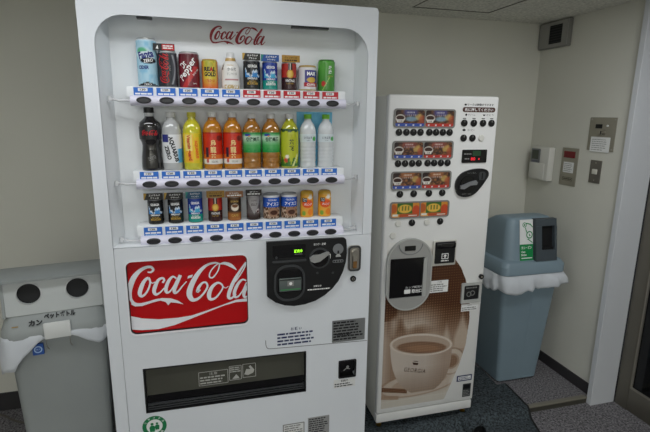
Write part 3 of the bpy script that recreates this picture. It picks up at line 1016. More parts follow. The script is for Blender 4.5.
def f_emerald(base, low, sky):
    def f(T, V):
        c = px(T.shape, base)
        c = blend(c, (V < 0.34).astype(float), low)
        ridge = 0.58 + 0.10 * np.sin(T / 11.0) + 0.05 * np.sin(T / 4.3 + 1)
        m = (V < ridge) & (V > 0.42) & (np.abs(T) < 55)
        c = blend(c, m.astype(float), sky)
        m2 = m & (V > ridge - 0.07)
        c = blend(c, m2.astype(float) * 0.9, (226, 234, 240))
        c = blend(c, (V > 0.955).astype(float), (170, 172, 176))
        c = blend(c, (V < 0.025).astype(float), (120, 120, 120))
        return c
    return f


def emerald_can(row, k, label, h, R_, dark, x, cw, cardmat, cardtext):
    t_ = drink(row, k, label, h, x=x)
    if dark:
        fn = f_emerald((24, 26, 30), (30, 30, 30), (58, 132, 196))
    else:
        fn = f_emerald((34, 62, 148), (30, 142, 128), (70, 168, 206))
    can_body(t_, R_, h, fn); can_rim(t_, R_, h)
    art_text(t_, [dict(t='GEORGIA', x=0, z=h * 0.79, w=R_ * 1.15, h=h * 0.10, mi=0, bold=0.03), dict(t='EMERALD', x=0, z=h * 0.375, w=R_ * 1.2, h=h * 0.065, mi=0, bold=0.02), dict(t='MOUNTAIN', x=0, z=h * 0.20, w=R_ * 1.3, h=h * 0.09, mi=1, bold=0.03), dict(t='BLEND', x=0, z=h * 0.275, w=R_ * 0.9, h=h * 0.05, mi=1)], [INKW, GOLD if dark else INKW], R_)

    def pc(b_, x0, x1, z0, z1, y):
        flat(b_, [(x0, z0), (x0 + 0.002, z0), (x0 + 0.010, z1), (x0, z1)], y, 1)
        add_text(b_, cardtext[0], (x0 + x1) / 2 + 0.004, z0 + (z1 - z0) * 0.68, w=(x1 - x0) * 0.6, h=(z1 - z0) * 0.28, y=y - 0.0004, bold=0.03)
        add_text(b_, cardtext[1], (x0 + x1) / 2 + 0.004, z0 + (z1 - z0) * 0.27, w=(x1 - x0) * 0.45, h=(z1 - z0) * 0.26, y=y - 0.0004, bold=0.03)
        return [INKW, GOLD if dark else mat('card_teal', (30, 130, 120), 0.45)]
    card(t_, -cw / 2 - 0.003, cw / 2 - 0.003, h - 0.001, h + 0.022, -0.0275, cardmat, pc)
    return t_


CARDK = mat('card_black', (34, 32, 28), 0.45)
CARDB = mat('card_blue', (32, 78, 150), 0.45)
CARDG = mat('card_gold', (168, 128, 50), 0.45)
CARDO = mat('card_copper', (150, 100, 60), 0.45)
CARDN = mat('card_charcoal', (40, 34, 32), 0.45)
emerald_can(0, 5, 'black coffee can with a blue mountain under a black card on the top shelf', 0.100, 0.029, True, 0.1855, 0.060, CARDK, ('エメラルド', 'ブラック'))
emerald_can(0, 6, 'blue and teal coffee can with a mountain under a blue card on the top shelf', 0.098, 0.0265, False, 0.2485, 0.062, CARDB, ('エメラルド', 'マウンテン'))


def f_vintage(T, V):
    c = px(T.shape, (52, 22, 26))
    c = blend(c, ((V > 0.45) & (np.abs(T) > 14)).astype(float), (168, 40, 28))
    c = blend(c, ((V > 0.6) & (np.abs(T) < 14)).astype(float), (28, 16, 18))
    c = blend(c, ((V > 0.64) & (np.abs(T) < 6)).astype(float), (224, 214, 196))
    c = blend(c, ell(T, V, 0, 0.58, 27, 0.15), (196, 152, 50))
    c = blend(c, ell(T, V, 0, 0.58, 17, 0.095), (222, 182, 84))
    c = blend(c, (V > 0.955).astype(float), (180, 176, 170))
    return c


def vintage_can(row, k, label, h, R_, x, cw):
    t_ = drink(row, k, label, h, x=x)
    can_body(t_, R_, h, f_vintage); can_rim(t_, R_, h)
    art_text(t_, [dict(t='VINTAGE', x=0, z=h * 0.34, w=R_ * 1.3, h=h * 0.09, mi=0, bold=0.02), dict(t='ROAST BLEND', x=0, z=h * 0.24, w=R_ * 1.0, h=h * 0.05, mi=1)], [INKW, GOLD], R_)

    def pc(b_, x0, x1, z0, z1, y):
        add_text(b_, 'ヴィンテージ', (x0 + x1) / 2, z0 + (z1 - z0) * 0.65, w=(x1 - x0) * 0.7, h=(z1 - z0) * 0.3, y=y, bold=0.03)
        text_lines(b_, x0 + 0.010, x1 - 0.010, z0 + 0.003, z0 + 0.010, 1, y, 0, 0.3, 0)
        return [mat('ink_brown', (70, 44, 18), 0.5)]
    card(t_, -cw / 2 + 0.002, cw / 2 + 0.002, h - 0.001, h + 0.023, -0.0275, CARDG, pc)


vintage_can(0, 7, 'dark red coffee can with a gold medal under a gold card on the top shelf', 0.098, 0.0265, 0.316, 0.063)


def f_wide(T, V):
    c = px(T.shape, (214, 212, 214))
    c = blend(c, rect(T, V, -32, 62, 0.16, 0.84), (58, 56, 132))
    c = blend(c, rect(T, V, -38, 66, 0.16, 0.34), (176, 36, 52))
    c = blend(c, ell(T, V, 15, 0.44, 30, 0.11), (206, 168, 70))
    c = blend(c, (V > 0.93).astype(float), (176, 160, 118))
    c = blend(c, (V < 0.06).astype(float), (180, 164, 116))
    return c


t = drink(0, 8, 'short wide white can with a purple and red label on the top shelf', 0.087, x=0.383)
can_body(t, 0.0325, 0.087, f_wide); can_rim(t, 0.0325, 0.087, GOLD)
art_text(t, [dict(t='MAX', x=0.008, z=0.060, w=0.034, h=0.013, bold=0.05), dict(t='COFFEE', x=0.008, z=0.021, w=0.034, h=0.008, bold=0.03)], [INKW], 0.0325)


def f_green(T, V):
    c = px(T.shape, (78, 156, 54))
    c = blend(c, np.clip(1 - V * 1.3, 0, 0.7), (52, 122, 40))
    c = blend(c, ell(T, V, -34, 0.24, 16, 0.09), (188, 52, 44))
    c = blend(c, (np.abs((T + 20) / 70 - (V - 0.2) * 1.6) < 0.05) * (V < 0.45) * 0.8, (170, 206, 110))
    c = blend(c, (V > 0.95).astype(float), (60, 128, 44))
    return c


t = drink(0, 9, 'plain green tea can, rightmost on the top shelf', 0.110, x=0.4525)
can_body(t, 0.0305, 0.110, f_green); can_rim(t, 0.0305, 0.110, mat('rim_green', (70, 120, 60), 0.35, metal=0.6))
art_text(t, [dict(t='綾', x=0.006, z=0.084, h=0.013, w=0.012, bold=0.02), dict(t='鷹', x=0.006, z=0.068, h=0.013, w=0.012, bold=0.02), dict(t='上煎茶', x=0.006, z=0.053, w=0.022, h=0.006, mi=1)], [INKW, GOLD], 0.0305)

# ---- middle row: bottles
BOT = [(0.90, 0.0), (0.98, 0.012), (1.0, 0.035), (1.0, 0.10), (1.0, 0.18), (1.0, 0.26), (1.0, 0.34), (1.0, 0.42), (1.0, 0.50), (1.0, 0.58), (1.0, 0.645), (0.985, 0.69), (0.93, 0.74), (0.83, 0.785), (0.69, 0.825), (0.52, 0.86), (0.44, 0.885), (0.42, 0.905), (0.42, 0.93)]


def bottle(k, label, R_, H_, liquid, capm, prof=None, cap=True, neck=True, lm=None, ribs=()):
    t_ = thing('drink_bottle', label, 'bottle', (-0.158 + 0.0679 * k, DY + 0.002, SHELF[1][1] + 0.0005), 0, 'sample drinks on the middle display shelf')
    b_ = nb()
    pr = []
    for r_, v_ in (prof or BOT):
        pr.append((r_ * R_, v_ * H_))
    if ribs:
        ex = []
        for v_ in ribs:
            ex += [(R_ * 0.995, (v_ - 0.018) * H_), (R_ * 0.945, v_ * H_), (R_ * 0.995, (v_ + 0.018) * H_)]
        pr = [p for p in pr if not any(abs(p[1] / H_ - v_) < 0.03 for v_ in ribs)] + ex
        pr.sort(key=lambda p: p[1])
    lathe(b_, pr, 40)
    obj('bottle_body', b_, liquid, t_, smooth=60)
    b_ = nb()
    rc_ = R_ * 0.455
    n = 40
    loops = []
    for z_, s_ in ((0.915, 1.08), (0.922, 1.08), (0.924, 1.0), (0.99, 1.0), (1.0, 0.9)):
        loops.append([(rc_ * s_ * (1 + (0.03 if i % 2 else 0) * (z_ > 0.923)) * math.cos(2 * math.pi * i / n), rc_ * s_ * (1 + (0.03 if i % 2 else 0) * (z_ > 0.923)) * math.sin(2 * math.pi * i / n), z_ * H_) for i in range(n)])
    loft(b_, loops)
    obj('cap', b_, capm, t_)
    return t_


def sleeve(root, R_, H_, v0, v1, fn, prof=None, nv=36):
    """printed sleeve round a bottle"""
    pr = prof or BOT
    vs = np.linspace(v0, v1, nv)
    rr = np.interp(vs, [p[1] for p in pr], [p[0] for p in pr]) * R_ + 0.0006
    th = np.linspace(-180, 180, NTH, endpoint=False)
    T, V = np.meshgrid(th, vs)
    VV = (V - v0) / (v1 - v0)
    col = lin_arr(fn(T, VV).reshape(-1, 3))
    Rr = np.repeat(rr[:, None], NTH, 1)
    verts = np.stack([(Rr * np.sin(np.radians(T))).ravel(), (-Rr * np.cos(np.radians(T))).ravel(), (V * H_).ravel()], 1).tolist()
    faces = [(j * NTH + i, j * NTH + (i + 1) % NTH, (j + 1) * NTH + (i + 1) % NTH, (j + 1) * NTH + i) for j in range(nv - 1) for i in range(NTH)]
    return colour_mesh('label_sleeve', verts, faces, col, CANPRINT, root)


COLA = mat('cola_dark_liquid', (20, 17, 18), 0.04, coat=1.0, spec=0.6)
CLEAR = mat('clear_pet', (240, 244, 246), 0.03, coat=1.0, trans=0.35, ior=1.45, spec=0.8)
CLEARW = mat('clear_pet_white', (226, 228, 229), 0.03, coat=1.0, trans=0.45, ior=1.45, spec=0.6)
YEL = mat('yellow_drink', (214, 206, 44), 0.03, coat=1.0, trans=0.15, ior=1.45, spec=0.8)
TEA = mat('amber_tea', (230, 152, 36), 0.03, coat=1.0, trans=0.45, ior=1.45, spec=0.8)
TEAD = mat('brown_tea', (192, 130, 48), 0.03, coat=1.0, trans=0.4, ior=1.45, spec=0.8)
GTEA = mat('green_tea', (180, 182, 46), 0.03, coat=1.0, trans=0.15, ior=1.45, spec=0.8)

CB = [(0.86, 0.0), (0.95, 0.012), (0.97, 0.04), (0.97, 0.12), (0.93, 0.22), (0.84, 0.33), (0.80, 0.40), (0.86, 0.45), (0.97, 0.49), (1.0, 0.55), (1.0, 0.66), (0.99, 0.72), (0.93, 0.765), (0.70, 0.80), (0.48, 0.835), (0.40, 0.87), (0.39, 0.90), (0.39, 0.93)]
t = bottle(0, 'dark cola bottle with a red band, leftmost on the middle shelf', 0.0345, 0.208, COLA, BLACK, CB)


def f_cola(T, V):
    c = px(T.shape, (30, 28, 31))
    c = blend(c, ((V > 0.10) & (V < 0.15)).astype(float) * 0.7, (150, 146, 146))
    return c


sleeve(t, 0.0345, 0.208, 0.50, 0.70, f_cola, CB, 12)
b = nb(); script_logo(b, -0.024, 0.119, 0.050, 0, R=0.0358, fat=1.5, sub=4)
obj('script_wordmark', b, INKR, t)
b = nb(); lathe(b, [(0.0144, 0.176), (0.0150, 0.182), (0.0150, 0.190)], 24)
obj('neck_collar', b, CLEAR, t)
art_text(t, [dict(t='zero', x=0.004, z=0.043, w=0.026, h=0.012, rot=20)], [INKG], 0.0335)


def f_aqz(T, V):
    c = px(T.shape, (222, 224, 226))
    c = blend(c, np.clip((T - 30) / 14, 0, 1) * (V < 0.5), (70, 160, 214))
    c = blend(c, ((T < -14 - V * 0) & (V > 0.72)).astype(float) * (T > -60), (44, 50, 120))
    return c


t = bottle(1, 'clear sports drink bottle with vertical black lettering on the middle shelf', 0.0325, 0.194, CLEARW, CAPW)
sleeve(t, 0.0325, 0.194, 0.13, 0.62, f_aqz)
art_text(t, [dict(t='AQUARIUS', x=0.006, z=0.072, w=0.088, h=0.017, rot=-76, bold=0.05), dict(t='ZERO', x=-0.013, z=0.060, w=0.048, h=0.015, rot=-76, bold=0.04)], [INK], 0.0334)


def f_vit(T, V):
    c = px(T.shape, (222, 196, 30))
    c = blend(c, rect(T, V, -54, 6, 0.04, 0.97), (240, 176, 44))
    c = blend(c, rect(T, V, -48, -2, 0.42, 0.97), (240, 220, 120))
    c = blend(c, rect(T, V, 12, 42, 0.10, 0.86), (236, 190, 40))
    c = blend(c, rect(T, V, 42, 80, 0.0, 1), (168, 176, 34))
    return c


t = bottle(2, 'bright yellow vitamin drink bottle with orange lettering on the middle shelf', 0.0315, 0.194, YEL, mat('cap_yellow', (214, 206, 70), 0.4))
sleeve(t, 0.0315, 0.194, 0.12, 0.64, f_vit)
art_text(t, [dict(t='Vitamin guard', x=-0.013, z=0.076, w=0.086, h=0.017, rot=-86, bold=0.03, mi=0), dict(t='AQUARIUS', x=0.013, z=0.070, w=0.062, h=0.012, rot=-86, bold=0.04, mi=1)], [INKR, mat('ink_orange', (226, 96, 20), 0.5)], 0.0324)


def f_oolong(T, V):
    c = px(T.shape, (196, 42, 18))
    c = blend(c, (V < 0.17).astype(float), (226, 222, 212))
    c = blend(c, ((V >= 0.17) & (V < 0.30)).astype(float) * 0.8, (214, 120, 40))
    c = blend(c, rect(T, V, -48, -28, 0.20, 0.52), (40, 26, 46))
    c = blend(c, (V > 0.96).astype(float), (150, 22, 14))
    c = blend(c, ell(T, V, -36, 0.10, 9, 0.05), (186, 30, 30))
    c = blend(c, ell(T, V, 42, 0.82, 22, 0.09), (110, 26, 16))
    return c


for k, side in ((3, 'left'), (4, 'right')):
    t = bottle(k, '%s of two amber oolong tea bottles with red labels on the middle shelf' % side, 0.0325, 0.195, TEA, CAPW)
    sleeve(t, 0.0325, 0.195, 0.10, 0.655, f_oolong)
    art_text(t, [dict(t='烏', x=0.0, z=0.092, w=0.019, h=0.021, bold=0.02, mi=0), dict(t='龍', x=0.0, z=0.069, w=0.020, h=0.022, bold=0.02, mi=0), dict(t='茶', x=0.0, z=0.047, w=0.018, h=0.016, mi=0, bold=0.02), dict(t='OOLONG', x=0.004, z=0.028, w=0.022, h=0.006, mi=1)], [mat('ink_cream', (236, 206, 140), 0.5), INK], 0.0334)


def f_soken(T, V):
    c = px(T.shape, (70, 160, 84))
    c = blend(c, np.clip((V - 0.35) * 3, 0, 1) * np.clip((0.92 - V) * 8, 0, 1), (186, 214, 190))
    c = blend(c, np.clip((0.30 - V) * 4, 0, 1) * (0.5 + vnoise(T / 25 + 9, V, 3, 10, 5)), (28, 138, 60))
    c = blend(c, (V > 0.93).astype(float), (44, 130, 64))
    c = blend(c, ell(T, V, -34, 0.87, 22, 0.06), (40, 70, 150))
    c = blend(c, ell(T, V, -22, 0.82, 8, 0.03), (210, 120, 40))
    return c


for k, side in ((5, 'left'), (6, 'right')):
    t = bottle(k, '%s of two brown blended tea bottles with green labels on the middle shelf' % side, 0.0325, 0.192, TEAD, CAPW, ribs=(0.10, 0.19))
    sleeve(t, 0.0325, 0.192, 0.30, 0.665, f_soken)
    art_text(t, [dict(t='爽健美茶', x=0, z=0.104, w=0.050, h=0.015, bold=0.03)], [mat('ink_darkgreen', (20, 70, 44), 0.5)], 0.0334)


def f_chaka(T, V):
    c = px(T.shape, (178, 186, 40))
    c = blend(c, (V > 0.90) & (V < 0.985), (30, 70, 34))
    c = blend(c, ((np.sin(T / 7) > 0.2) & (V > 0.90) & (V < 0.94)).astype(float), (178, 186, 40))
    lf = (np.abs(np.sin(T / 13.0)) * 0.20 + 0.04 > V)
    c = blend(c, lf.astype(float), (58, 112, 36))
    c = blend(c, ((np.abs((T - 20) / 60 - (V - 0.08) * 1.8) < 0.10) & (V < 0.34)).astype(float), (222, 226, 150))
    c = blend(c, ell(T, V, -34, 0.16, 13, 0.07), (196, 74, 48))
    c = blend(c, ell(T, V, -26, 0.25, 13, 0.05), (236, 226, 206))
    return c


t = bottle(7, 'yellow-green tea bottle with a full leafy label on the middle shelf', 0.0325, 0.192, GTEA, CAPW)
sleeve(t, 0.0325, 0.192, 0.04, 0.74, f_chaka)
art_text(t, [dict(t='茶', x=0.002, z=0.094, w=0.019, h=0.019, bold=0.03, mi=0), dict(t='花', x=0.002, z=0.072, w=0.019, h=0.019, bold=0.03, mi=0), dict(t='八', x=0.002, z=0.116, w=0.010, h=0.010, mi=1)], [mat('ink_moss', (40, 52, 20), 0.5), GOLD], 0.0334)


def f_lohas(T, V):
    c = px(T.shape, (206, 216, 220))
    c = blend(c, ell(T, V, 38, 0.42, 15, 0.30), (70, 158, 76))
    return c


for k, side in ((8, 'left'), (9, 'right, end')):
    t = bottle(k, '%s of two clear water bottles before blue cards on the middle shelf' % ('left' if k == 8 else 'rightmost'), 0.0300, 0.192, CLEAR, mat('cap_lime', (120, 196, 50), 0.4), ribs=(0.10, 0.17, 0.24, 0.31, 0.38))
    sleeve(t, 0.0300, 0.192, 0.485, 0.635, f_lohas, nv=12)
    art_text(t, [dict(t='いろはす', x=-0.005, z=0.109, w=0.030, h=0.009, bold=0.02), dict(t='天然水', x=-0.004, z=0.099, w=0.014, h=0.004)], [mat('ink_slate', (60, 76, 96), 0.5)], 0.0308)
    b = nb(); box(b, -0.0350, 0.0328, 0.031, 0.0322, 0.0, 0.2000)
    bc = obj('backing_card', b, mat('card_sky_blue', (96, 192, 238), 0.5, noise=0.12, nscale=30, col2=(140, 214, 244)), t)


# ---- bottom row
emerald_can(2, 0, 'black coffee can with a blue mountain, leftmost on the bottom shelf', 0.088, 0.0260, True, -0.1565, 0.062, CARDK, ('エメラルド', 'ブラック'))
emerald_can(2, 1, 'black coffee can with a blue mountain, second from left on the bottom shelf', 0.088, 0.0260, True, -0.0905, 0.062, CARDK, ('エメラルド', 'ブラック'))
emerald_can(2, 2, 'blue and teal coffee can with a mountain on the bottom shelf', 0.089, 0.0255, False, -0.0235, 0.056, mat('card_teal_blue', (28, 84, 120), 0.45), ('エメラルド', 'マウンテン'))
vintage_can(2, 3, 'dark red coffee can with a gold medal under a gold card on the bottom shelf', 0.089, 0.0250, 0.045, 0.062)


def f_latte(T, V):
    c = px(T.shape, (58, 40, 28))
    c = blend(c, np.clip((0.40 - V) * 9, 0, 1), (158, 98, 46))
    c = blend(c, ell(T, V, 2, 0.56, 34, 0.15), (226, 214, 196))
    c = blend(c, ell(T, V, 2, 0.62, 26, 0.07), (110, 66, 34))
    c = blend(c, (V > 0.87).astype(float), (92, 62, 38))
    c = blend(c, (V > 0.955).astype(float), (196, 192, 186))
    return c


def small_can(k, label, h, R_, x, fn, texts, tm, cardm=None, cw=0.058, ct=''):
    t_ = drink(2, k, label, h, x=x)
    can_body(t_, R_, h, fn); can_rim(t_, R_, h)
    art_text(t_, texts, tm, R_)
    if cardm:
        def pc(b_, x0, x1, z0, z1, y):
            add_text(b_, ct, (x0 + x1) / 2, z0 + (z1 - z0) * 0.66, w=(x1 - x0) * 0.55, h=(z1 - z0) * 0.28, y=y, bold=0.03)
            text_lines(b_, x0 + 0.006, x1 - 0.006, z0 + 0.003, z0 + 0.010, 1, y, 0, 0.3, 0)
            return [INKW]
        card(t_, -cw / 2 - 0.001, cw / 2 - 0.001, h - 0.001, h + 0.021, -0.0265, cardm, pc)
    return t_


small_can(4, 'brown milk coffee can with a white cup picture on the bottom shelf', 0.088, 0.0243, 0.1125, f_latte, [dict(t='GEORGIA', x=0, z=0.071, w=0.030, h=0.007, bold=0.02), dict(t='CAFE', x=0, z=0.020, w=0.026, h=0.009, bold=0.02)], [GOLD], CARDO, 0.062, 'カフェオレ')


def f_jelly(T, V):
    c = px(T.shape, (96, 88, 88))
    m = (np.abs(T) < 46 * (V - 0.22) * 2.2)
    c = blend(c, m.astype(float), (150, 146, 146))
    c = blend(c, np.clip((0.30 - V) * 5, 0, 1), (48, 34, 32))
    c = blend(c, ell(T, V, 34, 0.36, 16, 0.09), (196, 186, 186))
    c = blend(c, ell(T, V, 34, 0.34, 11, 0.06), (70, 44, 42))
    c = blend(c, (V > 0.955).astype(float), (190, 190, 190))
    return c


small_can(5, 'grey-brown coffee jelly can under a charcoal card on the bottom shelf', 0.091, 0.0252, 0.1815, f_jelly, [dict(t='JELLY', x=0, z=0.056, w=0.026, h=0.011, bold=0.01), dict(t='COFFEE', x=0, z=0.072, w=0.020, h=0.006)], [mat('ink_plum', (52, 36, 40), 0.5)], CARDN, 0.057, 'ゼリー')


def f_iced(T, V):
    c = px(T.shape, (86, 58, 40))
    c = blend(c, (vnoise(T / 22 + 9, V, 4, 12, 8) > 0.56).astype(float) * (V < 0.5), (196, 170, 148))
    c = blend(c, ell(T, V, 8, 0.30, 40, 0.19), (150, 112, 88))
    c = blend(c, ell(T, V, 10, 0.28, 26, 0.10), (70, 36, 24))
    c = blend(c, (V > 0.50) & (V < 0.90), (42, 88, 182))
    c = blend(c, (V >= 0.90).astype(float), (220, 222, 226))
    c = blend(c, (V < 0.05).astype(float), (176, 170, 160))
    return c


for k, x, side in ((6, 0.2475, 'left'), (7, 0.3135, 'right')):
    small_can(k, '%s of two blue-topped iced coffee cans with white rims on the bottom shelf' % side, 0.090, 0.0308, x, f_iced, [dict(t='アイスコ', x=0.002, z=0.057, w=0.046, h=0.013, bold=0.02, mi=0), dict(t='GEORGIA', x=0, z=0.072, w=0.032, h=0.006, mi=0)], [INKW])


def f_orange(T, V):
    c = px(T.shape, (232, 168, 58))
    c = blend(c, (V > 0.83).astype(float), (206, 160, 44))
    c = blend(c, ell(T, V, -4, 0.52, 52, 0.16), (226, 88, 34))
    c = blend(c, rect(T, V, -52, -12, 0.58, 0.76), (26, 22, 22))
    c = blend(c, ell(T, V, 22, 0.20, 24, 0.13), (236, 130, 30))
    c = blend(c, ell(T, V, -38, 0.16, 18, 0.09), (124, 166, 58))
    c = blend(c, ell(T, V, 22, 0.76, 26, 0.05), (240, 236, 226))
    return c


op = [(0.88, 0.0), (0.97, 0.015), (1.0, 0.04)] + [(1.0, 0.04 + 0.64 * i / 30) for i in range(1, 31)] + [(0.985, 0.72), (0.97, 0.76), (0.985, 0.80), (0.97, 0.90), (0.90, 0.96), (0.75, 0.99), (0.6, 1.0)]
for k, x, side in ((8, 0.382, 'left'), (9, 0.451, 'rightmost')):
    t = drink(2, k, '%s of two orange juice bottle cans with gold tops on the bottom shelf' % side, 0.1, 'bottle', 'juice_bottle', x=x)
    can_body(t, 0.0250, 0.0995, f_orange, 'bottle_body', prof=op)
    art_text(t, [dict(t='Minute', x=-0.0135, z=0.070, w=0.014, h=0.006, mi=0), dict(t='Maid', x=-0.0135, z=0.063, w=0.012, h=0.006, mi=0), dict(t='オレンジ', x=0, z=0.050, w=0.030, h=0.009, mi=0, bold=0.02)], [INKW], 0.0250)

# ================================================================== COFFEE MACHINE
CREAM = mat('cream_enamel', (226, 226, 224), 0.38, noise=0.015, nscale=3)
CREAMS = mat('cream_side', (216, 215, 206), 0.45)
CR = (1.006, 2.12, 0.0)
GX0, GX1, GY, GZ0, GZ1 = 0.750, 1.263, 1.800, 0.043, 1.555
cm = thing('coffee_vending_machine', 'narrow cream coffee vending machine with a large printed coffee cup', 'vending machine', CR)


def cpart(name, bm, m, parent=None, smooth=35):
    if parent is None:
        return obj(name, bm, m, cm, (-CR[0], -CR[1], -CR[2]), smooth)
    return obj(name, bm, m, parent, (0, 0, 0), smooth)


b = nb(); box(b, GX0 + 0.002, GX1 - 0.002, 1.836, 2.42, GZ0 + 0.002, GZ1 - 0.004, bev=0.004)
cpart('cabinet', b, CREAMS)
b = nb(); box(b, GX0, GX1, GY, 1.832, 0.090, GZ1, bev=0.009, seg=3)
dr = cpart('front_door', b, CREAM)
b = nb(); box(b, GX0 + 0.001, GX1 - 0.006, 1.8015, 1.835, GZ0, 0.0875, bev=0.003)
cpart('kick_panel', b, CREAM)
for x, y in ((0.778, 1.836), (1.232, 1.836), (0.79, 2.38), (1.222, 2.38)):
    b = nb(); lathe(b, [(0.014, 0.0078), (0.014, 0.014), (0.007, 0.016), (0.007, 0.024), (0.011, 0.025), (0.011, 0.034), (0.007, 0.035), (0.007, GZ0)], 14, (x, y))
    cpart('foot', b, BRASS)
G = GY


def f_menu(top, strip, kind):
    def f(U, V):
        c = px(U.shape, (58, 36, 30))
        n = vnoise(U, V, 14, 8, kind)
        c = blend(c, (n - 0.35) * 1.5, (134, 82, 48))
        c = blend(c, (vnoise(U, V, 22, 14, kind + 30) - 0.55) * 2.0, (176, 120, 66))
        c = blend(c, ell(U, V, 0.80, 0.58, 0.13, 0.20, 0.5) * 0.8, (206, 176, 96))
        c = blend(c, ell(U, V, 0.93, 0.40, 0.12, 0.28, 0.5) * 0.7, (168, 74, 48))
        c = blend(c, np.clip((V - 0.58) * 5, 0, 1) * np.clip((0.30 - np.abs(U - 0.52)) * 8, 0, 1) * 0.8, top)
        if kind < 2:
            c = blend(c, ell(U, V, 0.54, 0.46, 0.20, 0.15, 0.6) * 0.8, (128, 172, 196))
        c = blend(c, ((np.abs(V - 0.86) < 0.05) & (U > 0.38) & (U < 0.66) & (np.sin(U * 120) > -0.5)).astype(float) * 0.7, (230, 226, 220))
        c = blend(c, ((np.abs(V - 0.68) < 0.06) & (U > 0.34) & (U < 0.72) & (np.sin(U * 95) > -0.2)).astype(float) * 0.45, (214, 214, 222))
        c = blend(c, np.clip((0.30 - U) * 6, 0, 1) * (V > 0.5) * 0.7, (30, 22, 24))
        c = blend(c, ell(U, V, 0.17, 0.50, 0.165, 0.23), (218, 212, 206))
        c = blend(c, ell(U, V, 0.17, 0.53, 0.135, 0.14), (58, 34, 26))
        c = blend(c, rect(U, V, 0.06, 0.28, 0.24, 0.42), (226, 222, 214))
        c = blend(c, ((np.abs(V - 0.33) < 0.04) & (U > 0.09) & (U < 0.25) & (np.sin(U * 160) > 0)).astype(float), (120, 110, 104))
        c = blend(c, (V < 0.19).astype(float), strip)
        c = blend(c, ((V < 0.14) & (V > 0.05) & (np.abs(((U * 4) % 1) - 0.5) < 0.08)).astype(float), (222, 222, 226))
        return c
    return f


def f_soup(U, V):
    c = px(U.shape, (206, 130, 40))
    c = blend(c, (vnoise(U, V, 9, 6, 11) - 0.4) * 1.6, (226, 168, 76))
    c = blend(c, rect(U, V, 0.20, 0.76, 0.22, 0.98), (54, 104, 40))
    c = blend(c, ell(U, V, 0.48, 0.58, 0.25, 0.30), (226, 178, 70))
    c = blend(c, ((np.abs(((U * 9) % 1) - 0.5) < 0.22) & (np.abs(V - 0.62) < 0.16) & (U > 0.28) & (U < 0.68)).astype(float), (110, 120, 40))
    c = blend(c, ell(U, V, 0.88, 0.45, 0.14, 0.35), (196, 72, 32))
    c = blend(c, ell(U, V, 0.08, 0.6, 0.12, 0.3), (186, 90, 36))
    c = blend(c, np.clip((0.30 - V) * 8, 0, 1) * (U > 0.3), (182, 80, 40))
    c = blend(c, rect(U, V, 0.04, 0.24, 0.06, 0.22), (230, 226, 216))
    c = blend(c, rect(U, V, 0.62, 0.92, 0.06, 0.14), (230, 226, 216))
    return c


rowsM = [(1.421, 1.499, (70, 74, 150), 1), (1.290, 1.368, (150, 74, 66), 2), (1.160, 1.240, (176, 108, 62), 3), (1.036, 1.110, None, 4)]
menu_names = []
for (z0, z1, top, kind) in rowsM:
    b = nb()
    plate(b, rrect(0.773, 1.054, z0, z1, 0.012, 5), [rrect(0.780, 0.9105, z0 + .006, z1 - .006, 0.008, 4), rrect(0.9155, 1.047, z0 + .006, z1 - .006, 0.008, 4)], G - 0.005, G)
    fr = cpart('menu_frame', b, mat('menu_frame_grey', (132, 130, 126), 0.4))
    for (x0, x1, strip) in ((0.7795, 0.911, (56, 84, 168)), (0.915, 1.0475, (186, 52, 44))):
        print_sheet('menu_picture', x0, x1, z0 + .0055, z1 - .0055, G - 0.0025, 56, 34, f_soup if top is None else f_menu(top, strip, kind), fr)
KBTN = mat('coffee_button_black', (15, 15, 17), 0.3)
WBTN = mat('coffee_button_white', (216, 215, 208), 0.4)


def disc_mesh(nm, r, m):
    b_ = nb()
    loft(b_, [[(p[0], 0.0, p[1]) for p in circ(0, 0, r, 20)], [(p[0], -0.004, p[1]) for p in circ(0, 0, r, 20)], [(p[0], -0.0055, p[1]) for p in circ(0, 0, r * 0.86, 20)]], cap0=False)
    # a small printed symbol on the face
    flat(b_, [(-0.0012, 0.002), (0.0012, 0.002), (0.0012, r * 0.85), (-0.0012, r * 0.85)], -0.0058, 1)
    bmesh.ops.recalc_face_normals(b_, faces=b_.faces)
    me = bpy.data.meshes.new(nm); b_.to_mesh(me); b_.free()
    me.materials.append(m); me.materials.append(INKG if m is KBTN else m)
    me.shade_smooth(); me.set_sharp_from_angle(angle=0.6)
    return me


BM, BMS, BW = disc_mesh('round_button', 0.0145, KBTN), disc_mesh('round_button_small', 0.0150, KBTN), disc_mesh('blank_button', 0.0140, WBTN)


def cbtn(me, x, z, name='select_button'):
    return obj(name, None, None, cm, (x - CR[0], G - CR[1], z - CR[2]), mesh=me)


for z, xs in ((1.403, (0.799, 0.832, 0.864, 0.896, 0.937, 0.968, 1.000, 1.032)), (1.2735, (0.801, 0.833, 0.865, 0.896, 0.937, 0.968, 1.000, 1.032))):
    for x in xs:
        cbtn(BM, x, z)
for x in (0.816, 0.880, 0.952, 1.016):
    cbtn(BMS, x, 1.143)
for x, m in ((0.815, BW), (0.879, BMS), (0.951, BW), (1.015, BMS)):
    cbtn(m, x, 1.015, 'blank_button' if m is BW else 'select_button')
cbtn(BW, 0.792, 0.962, 'blank_button')
for x in (1.099, 1.145, 1.190, 1.232):
    cbtn(BMS, x, 1.4425)
for x, m in ((1.101, BMS), (1.144, BMS), (1.188, BW)):
    cbtn(m, x, 1.379, 'blank_button' if m is BW else 'select_button')
b = nb()
add_text(b, 'マークは調整ができます', 1.172, 1.5195, w=0.128, h=0.010, y=G - 0.0006, bold=0.01)
flat(b, circ(1.100, 1.519, 0.006, 10, 0.004), G - 0.0006)
add_text(b, 'クリーム', 1.132, 1.477, w=0.034, h=0.008, y=G - 0.0006); flat(b, [(1.100, 1.477), (1.106, 1.471), (1.112, 1.477), (1.106, 1.483)], G - 0.0006)
